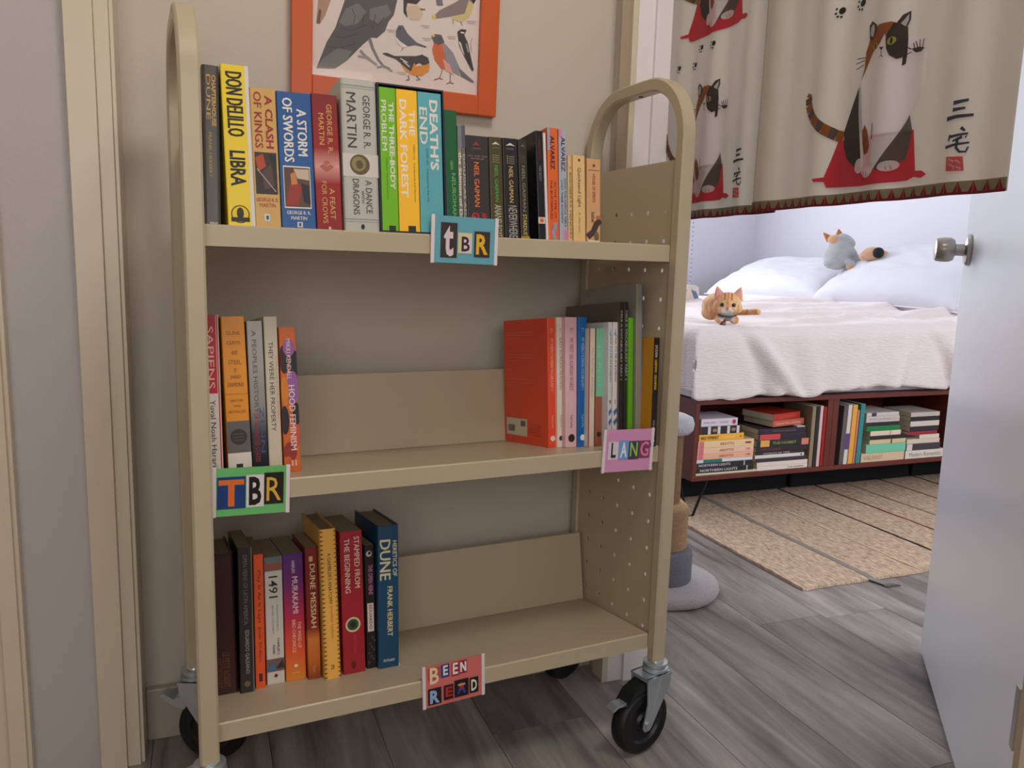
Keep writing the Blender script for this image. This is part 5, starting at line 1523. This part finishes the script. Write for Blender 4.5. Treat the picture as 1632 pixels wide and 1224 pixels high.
def fur(name, a, b, sc, st=(1, 1, 1)):
    M = mat(name, a, .9, sheen=.4)
    nt = M.node_tree; bs = nt.nodes['Principled BSDF']
    tc = nt.nodes.new('ShaderNodeTexCoord'); mp = nt.nodes.new('ShaderNodeMapping'); mp.inputs['Scale'].default_value = st
    w = nt.nodes.new('ShaderNodeTexNoise'); w.inputs['Scale'].default_value = sc; w.inputs['Distortion'].default_value = 1.2; w.inputs['Detail'].default_value = 5
    nt.links.new(tc.outputs['Object'], mp.inputs[0]); nt.links.new(mp.outputs[0], w.inputs[0])
    cr = nt.nodes.new('ShaderNodeValToRGB')
    cr.color_ramp.elements[0].position = .40; cr.color_ramp.elements[0].color = (*lin(a), 1)
    cr.color_ramp.elements[1].position = .62; cr.color_ramp.elements[1].color = (*lin(b), 1)
    nt.links.new(w.outputs['Fac'], cr.inputs[0]); nt.links.new(cr.outputs[0], bs.inputs['Base Color'])
    n = nt.nodes.new('ShaderNodeTexNoise'); n.inputs['Scale'].default_value = 500
    bp = nt.nodes.new('ShaderNodeBump'); bp.inputs['Strength'].default_value = .5; bp.inputs['Distance'].default_value = .003
    nt.links.new(tc.outputs['Object'], n.inputs[0]); nt.links.new(n.outputs['Fac'], bp.inputs['Height']); nt.links.new(bp.outputs[0], bs.inputs['Normal'])
    return M
# kitten: local x to the viewer's right, -y towards the viewer, units of photo pixels times PXM
PXM = .00226
hc_ = onY((1160, 486), .90)
kit = thing('kitten', 'ginger kitten with a bell collar lying on the bed edge', 'cat', Matrix.Translation(Vector(hc_) - Vector((0, 0, 28 * PXM))) @ Rz(-36.5))
V = lambda x, y, z: (x * PXM, y * PXM, (z + 28) * PXM)
def R3(a, b, c): return (a * PXM, b * PXM, c * PXM)
M_gin = fur('ginger_fur', (232, 186, 132), (206, 138, 80), 30, (1.6, .5, .6))
M_ginl = mat('cream_fur', (236, 222, 206), .9, sheen=.4, var=.04, scale=60, bump=.3, bscale=500)
parts = [(V(0, 0, 1), R3(21, 19, 19.5)), (V(-7, -10, -7), R3(8.5, 9, 6.5)), (V(7, -10, -7), R3(8.5, 9, 6.5)), (V(0, -13, -4), R3(6, 8, 6)), (V(-15, -2, -5), R3(8, 9, 8)), (V(15, -2, -5), R3(8, 9, 8)),
         (V(-1, 10, -14), R3(17, 16, 13)), (V(-18, 34, -4), R3(24, 34, 22)), (V(-16, 58, -8), R3(22, 22, 19)), (V(-26, 30, -14), R3(16, 20, 13)),
         (V(-12, 2, -23), R3(8, 13, 6)), (V(11, 0, -23), R3(8, 15, 6.5)), (V(12, -10, -25), R3(6.5, 6, 4.6)), (V(-11, -7, -25), R3(6.5, 6, 4.6))]
for k in range(9):
    parts.append((V(6 + k * 5, 44 - k * 4.2, -14 + .55 * k), R3(6.2, 6.2, 5.4)))
def paintk(c):
    x, y, z = c.x / PXM, c.y / PXM, c.z / PXM - 28
    if y < -6 and (x / 9.5) ** 2 + ((z + 9.5) / 6.5) ** 2 < 1: return 1
    if y < 8 and (x / 11) ** 2 + ((z + 20) / 8) ** 2 < 1: return 1
    if y < 2 and 8 < z < 20 and (abs(x) < 1.3 or abs(abs(x) - 5.5) < 1.2): return 2
    return 0
blob('kitten_body', parts, .0036, [M_gin, M_ginl, mat('amber_stripe_fur', (186, 118, 62), .9, var=.1, scale=80)], kit, paintk, 4)
M_earp = mat('pink_ear', (226, 158, 142), .8, var=.05, scale=60)
for s in (-1, 1):
    bm = bmesh.new(); cone(bm, V(s * 12.5, 0, 9), V(s * 18.5, 1, 29), 10.5 * PXM, 3.5 * PXM)
    ear = obj('ear', bm, M_gin, kit, smooth=True)
    bm = bmesh.new(); cone(bm, V(s * 12.8, -3.0, 11), V(s * 17.8, -2.0, 26.5), 7.6 * PXM, 1.6 * PXM)
    obj('inner_ear', bm, M_earp, ear, smooth=True)
    bm = bmesh.new()
    bmesh.ops.create_icosphere(bm, subdivisions=2, radius=1, matrix=Matrix.Translation(V(s * 8.3, -15.4, .5)) @ Matrix.Diagonal((4.4 * PXM, 2.6 * PXM, 4.0 * PXM, 1)))
    ey = obj('eye', bm, mat('kitten_eye', (112, 92, 62), .1), kit, smooth=True)
    bm = bmesh.new()
    bmesh.ops.create_icosphere(bm, subdivisions=2, radius=1, matrix=Matrix.Translation(V(s * 8.1, -16.9, .6)) @ Matrix.Diagonal((2.9 * PXM, 1.6 * PXM, 3.0 * PXM, 1)))
    obj('pupil', bm, mat('kitten_pupil', (18, 16, 16), .05), ey, smooth=True)
bm = bmesh.new()
bmesh.ops.create_icosphere(bm, subdivisions=2, radius=1, matrix=Matrix.Translation(V(0, -20.6, -4.5)) @ Matrix.Diagonal((2.3 * PXM, 1.6 * PXM, 1.7 * PXM, 1)))
obj('nose', bm, mat('kitten_nose', (176, 104, 108), .4), kit, smooth=True)
bm = bmesh.new()
tube(bm, [V(-1.2, -20.8, -8.6), V(0, -21.2, -7.2), V(0, -21.2, -6.2)], .0008, 5); tube(bm, [V(1.2, -20.8, -8.6), V(0, -21.2, -7.2)], .0008, 5)
obj('mouth', bm, mat('kitten_mouth', (150, 100, 96), .6), kit)
bm = bmesh.new()
pts = [V(13.5 * math.cos(a), 3 + 15.5 * math.sin(a), -15.5 + 2.6 * math.sin(a)) for a in [math.pi * 2 * k / 28 for k in range(29)]]
tube(bm, pts, 1.6 * PXM, 8)
col_ = obj('collar', bm, mat('collar_teal', (52, 74, 84), .6, var=.2, scale=200), kit, smooth=True)
bm = bmesh.new()
bmesh.ops.create_icosphere(bm, subdivisions=2, radius=5.0 * PXM, matrix=Matrix.Translation(V(-6, -27, -29)))
bmesh.ops.create_icosphere(bm, subdivisions=2, radius=2.6 * PXM, matrix=Matrix.Translation(V(-3, -20, -24)))
tube(bm, [V(-1, -15.5, -18), V(-3, -19, -22), V(-6, -25, -27)], .9 * PXM, 6)
obj('bell', bm, mat('bell_bronze', (112, 70, 62), .35, metal=.5), col_, smooth=True)

# grey plush cat and a dark-nosed plush on the pillows
PXP = .0034
pc = onX((1342, 403), 2.44)
pl = thing('plush_toy', 'grey plush cat with tan ears sitting between the pillows', 'plush toy', Matrix.Translation(Vector(pc)) @ Rz(-45))
V2 = lambda x, y, z: (x * PXP, y * PXP, z * PXP)
R2 = lambda a, b, c: (a * PXP, b * PXP, c * PXP)
M_plg = mat('grey_plush', (172, 174, 178), .95, var=.08, scale=90, bump=.8, bscale=260, sheen=.6)
M_plt = mat('tan_plush', (196, 152, 116), .95, var=.1, scale=90, bump=.6, bscale=260, sheen=.5)
blob('plush_body', [(V2(-6, 0, -6), R2(21, 18, 21)), (V2(-4, 0, 8), R2(17, 15, 14)), (V2(-12, -4, 20), R2(11, 9, 8)), (V2(10, 0, 2), R2(16, 11, 9), Ry(42)), (V2(24, 0, -12), R2(18, 9, 7), Ry(40)), (V2(14, -12, -17), R2(13, 8, 6.5), Ry(25)), (V2(-14, -10, -16), R2(12, 10, 9)), (V2(6, 0, 20), R2(15, 9, 7), Ry(35))], .006, [M_plg, M_plt], pl, lambda c: 1 if (c.x / PXP < -8 and 14 < c.z / PXP and c.y < 0) else 0, 3)
for s, b, tp in ((-1, V2(-19, 0, 20), V2(-30, 0, 31)), (1, V2(-6, 2, 26), V2(-8, 2, 37))):
    bm = bmesh.new(); cone(bm, b, tp, 6 * PXP, 3 * PXP); obj('ear', bm, mat('brown_plush', (168, 104, 62), .95, var=.1, scale=90), pl, smooth=True)
bm = bmesh.new(); bmesh.ops.create_icosphere(bm, subdivisions=2, radius=1, matrix=Matrix.Translation(V2(13, -17, -22)) @ Matrix.Diagonal((6 * PXP, 5 * PXP, 5 * PXP, 1)))
obj('paw', bm, M_plt, pl, smooth=True)
pc = onX((1394, 402), 2.47)
p2 = thing('plush_toy', 'small tan plush with a black snout peeking over the right pillow', 'plush toy', Matrix.Translation(Vector(pc)) @ Rz(-45))
blob('plush_body', [(V2(-2, 0, -2), R2(16, 12, 10)), (V2(-12, 2, -6), R2(10, 9, 7)), (V2(12, 2, -3), R2(8, 8, 6))], .006, [M_plt], p2, None, 3)
bm = bmesh.new(); bmesh.ops.create_icosphere(bm, subdivisions=3, radius=1, matrix=Matrix.Translation(V2(5, -10, -1)) @ Matrix.Diagonal((8 * PXP, 6 * PXP, 8 * PXP, 1)))
obj('snout', bm, mat('black_plush', (20, 20, 22), .9, var=.1), p2, smooth=True)

# ================================================================== CAT SCRATCHING POST
M_fluff = mat('grey_fleece', (190, 184, 186), .95, var=.06, scale=120, bump=.9, bscale=220, sheen=.5)
M_sisal = mat('sisal_rope', (196, 158, 118), .9, var=.12, scale=200, bump=.7, bscale=60, stretch=(1, 1, 14))
ct_ = thing('scratching_post', 'cat scratching post with grey fleece base partly hidden by the cart', 'scratching post', Matrix.Translation((.445, .34, 0)))
bm = bmesh.new(); lathe(bm, [(.150, 0.0), (.163, .004), (.167, .016), (.163, .028), (.150, .034), (0.01, .034)], 48)
obj('base', bm, M_fluff, ct_, smooth_angle=60)
bm = bmesh.new(); lathe(bm, [(.088, .034), (.089, .036), (.089, .112), (.086, .122), (.07, .127), (.01, .127)], 40)
obj('fabric_drum', bm, mat('grey_tweed', (120, 120, 126), .95, var=.35, scale=240, bump=.5, bscale=300), ct_, smooth_angle=50)
prof = []
for k in range(25): prof += [(.0695, .127 + .0045 * k), (.0720, .127 + .0045 * k + .00225)]
prof += [(.066, .246), (.058, .252), (.01, .253)]
bm = bmesh.new(); lathe(bm, prof, 40)
obj('sisal_drum', bm, M_sisal, ct_, smooth=True)
prof = []
for k in range(34): prof += [(.0430, .253 + .0058 * k), (.0465, .253 + .0058 * k + .0029)]
bm = bmesh.new(); lathe(bm, prof, 28)
obj('rope_pole', bm, mat('brown_rope', (150, 116, 80), .9, var=.2, scale=150, bump=.6, bscale=150), ct_, smooth=True)
bm = bmesh.new(); lathe(bm, [(.02, .446), (.062, .448), (.071, .458), (.073, .474), (.068, .490), (.05, .498), (.01, .5)], 36)
obj('fleece_pad', bm, mat('white_fleece', (216, 216, 222), .95, var=.04, scale=100, bump=.8, bscale=220), ct_, smooth=True)

# ================================================================== BOOKS UNDER THE BED
ZF0 = BZ0 + T
def b8(x, y): return (1080 + .2696 * x, 600 + .2696 * y)
LYM = Matrix(((0, 0, -1, 0), (0, 1, 0, 0), (1, 0, 0, 0), (0, 0, 0, 1)))   # lying flat, spine to the front
YS = BY0 + .005
def cmat(c): return mat('cover_%d_%d_%d' % c, c, .4, var=.03, scale=30)
ORD = ['topmost', 'second', 'third', 'fourth', 'fifth', 'sixth', 'seventh', 'eighth', 'ninth', 'tenth', 'eleventh']
def stack(rows, where, group, zbase=ZF0, hs=1.0):
    """rows from the top: (x0, x1, thickness px, colour, colour word, draw, depth, yaw)"""
    z = zbase + .0004
    n = len(rows)
    for k in range(n - 1, -1, -1):
        x0, x1, tp, c, w, dr, D, yaw = rows[k]
        a = onY(b8(x0, 400), YS)[0]; b = onY(b8(x1, 400), YS)[0]
        t = tp * .2696 * .00204 * hs
        L = b - a
        mw = Matrix.Translation((b if yaw == 0 else b, YS + (abs(math.sin(math.radians(yaw))) * L if yaw > 0 else 0), z + t / 2)) @ Rz(yaw) @ Matrix.Translation((0, 0, 0)) @ LYM
        lab = '%s %s book in the %s' % (ORD[k] if k < n - 1 else 'lowest', w, where)
        make_book(mw, t - .0003, L, D, cmat(c), False, dr, lab, group)
        z += t
def tx(s, c, v0=.85, v1=.3, gh=.5, bold=.01): return lambda p, t, H: vt(p, t, H, s, .5, v0, v1, gh, c, bold)
def both(*f): return lambda p, t, H: [g(p, t, H) for g in f]
def bd(v0, v1, c): return lambda p, t, H: rc(p, t, H, 0.02, .98, v0, v1, c)
G1_, G2_, G3_, G4_ = 'first stack of books under the bed', 'second stack of books under the bed', 'third stack of books under the bed', 'fourth stack of books under the bed'
arch = lambda n: both(bd(.90, .985, (206, 110, 116)), tx('ARIOTTO', (150, 50, 44), .62, .36, .42, .02), tx(n, (150, 60, 50), .16, .05, .3))
stack([
    (132, 345, 50, (206, 196, 206), 'white', both(tx('ORWELL ESSAYS', (110, 90, 110), .95, .60, .2), tx('THE PENGUIN', (130, 110, 130), .5, .26, .2), lambda p, t, H: p.ell(.5 * t, .10 * H, .3 * t, .3 * t, (176, 40, 76))), .13, 0),
    (138, 372, 52, (36, 30, 34), 'black and white patterned', both(*[bd(v, v + .07, (206, 200, 190)) for v in (.06, .30, .54, .78)], *[lambda p, t, H, v=v: p.ell(.5 * t, v * H, .22 * t, .34 * t, (150, 120, 96)) for v in (.21, .68)]), .14, 0),
    (125, 387, 44, (232, 170, 50), 'yellow orange', both(tx('BAD FEMINIST', (40, 30, 30), .96, .56, .5, .03), tx('ROXANE GAY', (240, 210, 140), .5, .2, .3), lambda p, t, H: p.ell(.5 * t, .07 * H, .15 * t, .15 * t, (150, 90, 30))), .14, 0),
    (123, 450, 44, (226, 196, 150), 'upper cream comic', arch('1'), .17, 0),
    (122, 450, 40, (226, 186, 158), 'middle cream comic', arch('2'), .17, 0),
    (121, 450, 36, (226, 170, 134), 'lower peach comic', arch('3'), .17, 0),
    (118, 448, 22, (206, 206, 210), 'thin white and teal', bd(.55, .88, (36, 110, 96)), .16, 0),
    (117, 450, 33, (28, 30, 38), 'upper black', both(tx('NORTHERN LIGHTS', (186, 186, 190), .95, .40, .5, .03), bd(.14, .16, (180, 180, 180))), .17, 0),
    (115, 456, 34, (24, 24, 28), 'lower black', both(tx('NORTHERN LIGHTS', (196, 196, 196), .92, .28, .5, .03), bd(.10, .12, (180, 180, 180))), .17, 0),
    (113, 478, 16, (206, 192, 160), 'cream', None, .18, 0),
], 'leftmost stack of the bed cubby', G1_)
stack([
    (548, 752, 44, (176, 50, 38), 'red', tx('THE FIREBRAND', (206, 90, 60), .8, .2, .3), .14, 14),
    (552, 768, 42, (186, 92, 72), 'brick red', tx('Hundred Years of Solitude', (226, 180, 150), .9, .1, .35), .14, 10),
    (700, 745, 8, (196, 190, 186), 'slim white', None, .10, 0),
    (470, 748, 36, (40, 34, 44), 'dark', tx('THE IRON DRAGON', (120, 110, 130), .7, .2, .25), .15, 0),
    (475, 755, 40, (36, 30, 36), 'black and red', bd(.55, .97, (196, 66, 70)), .15, 0),
    (468, 772, 46, (28, 30, 34), 'black and yellow', both(bd(.76, .93, (216, 160, 76)), bd(.0, .14, (206, 120, 104)), tx('THE HOBBIT', (150, 150, 70), .7, .24, .4)), .15, 0),
    (465, 762, 36, (42, 26, 32), 'dark maroon', tx('MIDNIGHT', (130, 50, 60), .9, .5, .4), .15, 0),
    (466, 750, 18, (30, 28, 34), 'thin black', tx('WORLDS OF TIME', (190, 186, 186), .85, .3, .6), .15, 0),
    (463, 752, 24, (212, 204, 196), 'upper white', lambda p, t, H: p.ell(.5 * t, .06 * H, .3 * t, .3 * t, (40, 36, 36)), .15, 0),
    (465, 766, 26, (52, 44, 54), 'purple black', None, .15, 0),
    (478, 775, 30, (216, 204, 192), 'middle white', None, .15, 0),
    (480, 776, 28, (222, 206, 196), 'pinkish white', tx('OUR WOMEN', (60, 54, 54), .40, .08, .4, .02), .15, 0),
], 'second stack of the bed cubby', G2_)
def uprights(rows, group):
    for x0, x1, top_, c, lab, dr, lean in rows:
        a = onY(b8(x0, 400), YS)[0]; b = onY(b8(x1, 400), YS)[0]
        h = onY(b8((x0 + x1) / 2, top_), YS)[2] - ZF0
        make_book(Matrix.Translation(((a + b) / 2, YS, ZF0 + .0005 + abs(math.sin(math.radians(lean))) * (b - a) / 2)) @ Ry(lean), b - a - .0006, min(h, .243), .16, cmat(c), False, dr, lab, group)
uprights([(782, 804, 180, (136, 122, 96), 'olive grey upright book beside the second stack under the bed', None, 0), (806, 826, 178, (30, 28, 32), 'black upright book under the bed', None, 0),
          (828, 846, 176, (212, 176, 172), 'pale pink upright book under the bed', None, 0), (850, 880, 182, (150, 26, 26), 'red upright book against the middle divider', None, 0)], 'upright books in the left cubby')
uprights([(962, 984, 176, (90, 82, 84), 'dark grey upright book right of the divider', None, 1), (987, 1010, 170, (206, 196, 190), 'white upright book with a purple patch', lambda p, t, H: rc(p, t, H, .0, 1, .25, .52, (86, 60, 130)), 1), (1014, 1042, 170, (216, 160, 66), 'yellow upright book in the right cubby', None, 1),
          (1044, 1056, 200, (206, 120, 100), 'thin salmon upright book', None, 1), (1060, 1086, 165, (44, 130, 132), 'teal upright book in the right cubby', None, 1)], 'upright books in the right cubby')
stack([
    (1102, 1290, 24, (196, 188, 184), 'thin pale', bd(.7, .85, (66, 54, 84)), .14, 0),
    (1102, 1296, 40, (196, 184, 176), 'beige', tx('PACHINKO', (140, 130, 130), .9, .1, .3), .14, 0),
    (1104, 1298, 24, (36, 32, 44), 'black', None, .14, 0),
    (1110, 1304, 34, (22, 120, 60), 'green', None, .15, 0),
    (1134, 1312, 32, (216, 200, 176), 'cream', bd(.34, .36, (120, 110, 100)), .14, 0),
    (1134, 1345, 26, (36, 30, 34), 'dark', None, .15, 0),
    (1134, 1345, 30, (206, 184, 140), 'tan', bd(.38, .42, (70, 60, 40)), .15, 0),
    (1116, 1348, 58, (110, 190, 158), 'mint green', None, .16, 0),
    (1092, 1344, 58, (206, 180, 150), 'large beige', tx('VALIANT', (150, 130, 104), .95, .5, .5), .18, 0),
], 'third stack of the bed cubby', G3_, hs=1.09)
stack([
    (1362, 1530, 30, (186, 176, 164), 'pale', None, .14, 0),
    (1362, 1530, 30, (36, 34, 40), 'black', None, .14, 0),
    (1364, 1532, 36, (206, 192, 182), 'beige', None, .14, 0),
    (1364, 1532, 34, (34, 34, 44), 'dark blue', None, .14, 0),
    (1352, 1526, 24, (146, 36, 44), 'red', None, .15, 0),
    (1425, 1540, 28, (216, 200, 184), 'small cream', None, .10, 0),
    (1354, 1545, 32, (206, 192, 172), 'off-white', None, .15, 0),
    (1352, 1552, 46, (62, 56, 62), 'grey and white', bd(.82, .98, (206, 196, 190)), .16, 0),
    (1352, 1582, 56, (212, 202, 192), 'white', tx('Modern Romantics', (84, 78, 80), .9, .1, .5, .0), .17, 0),
], 'rightmost stack in the bed cubby', G4_, hs=1.08)
bpy.context.view_layer.update()
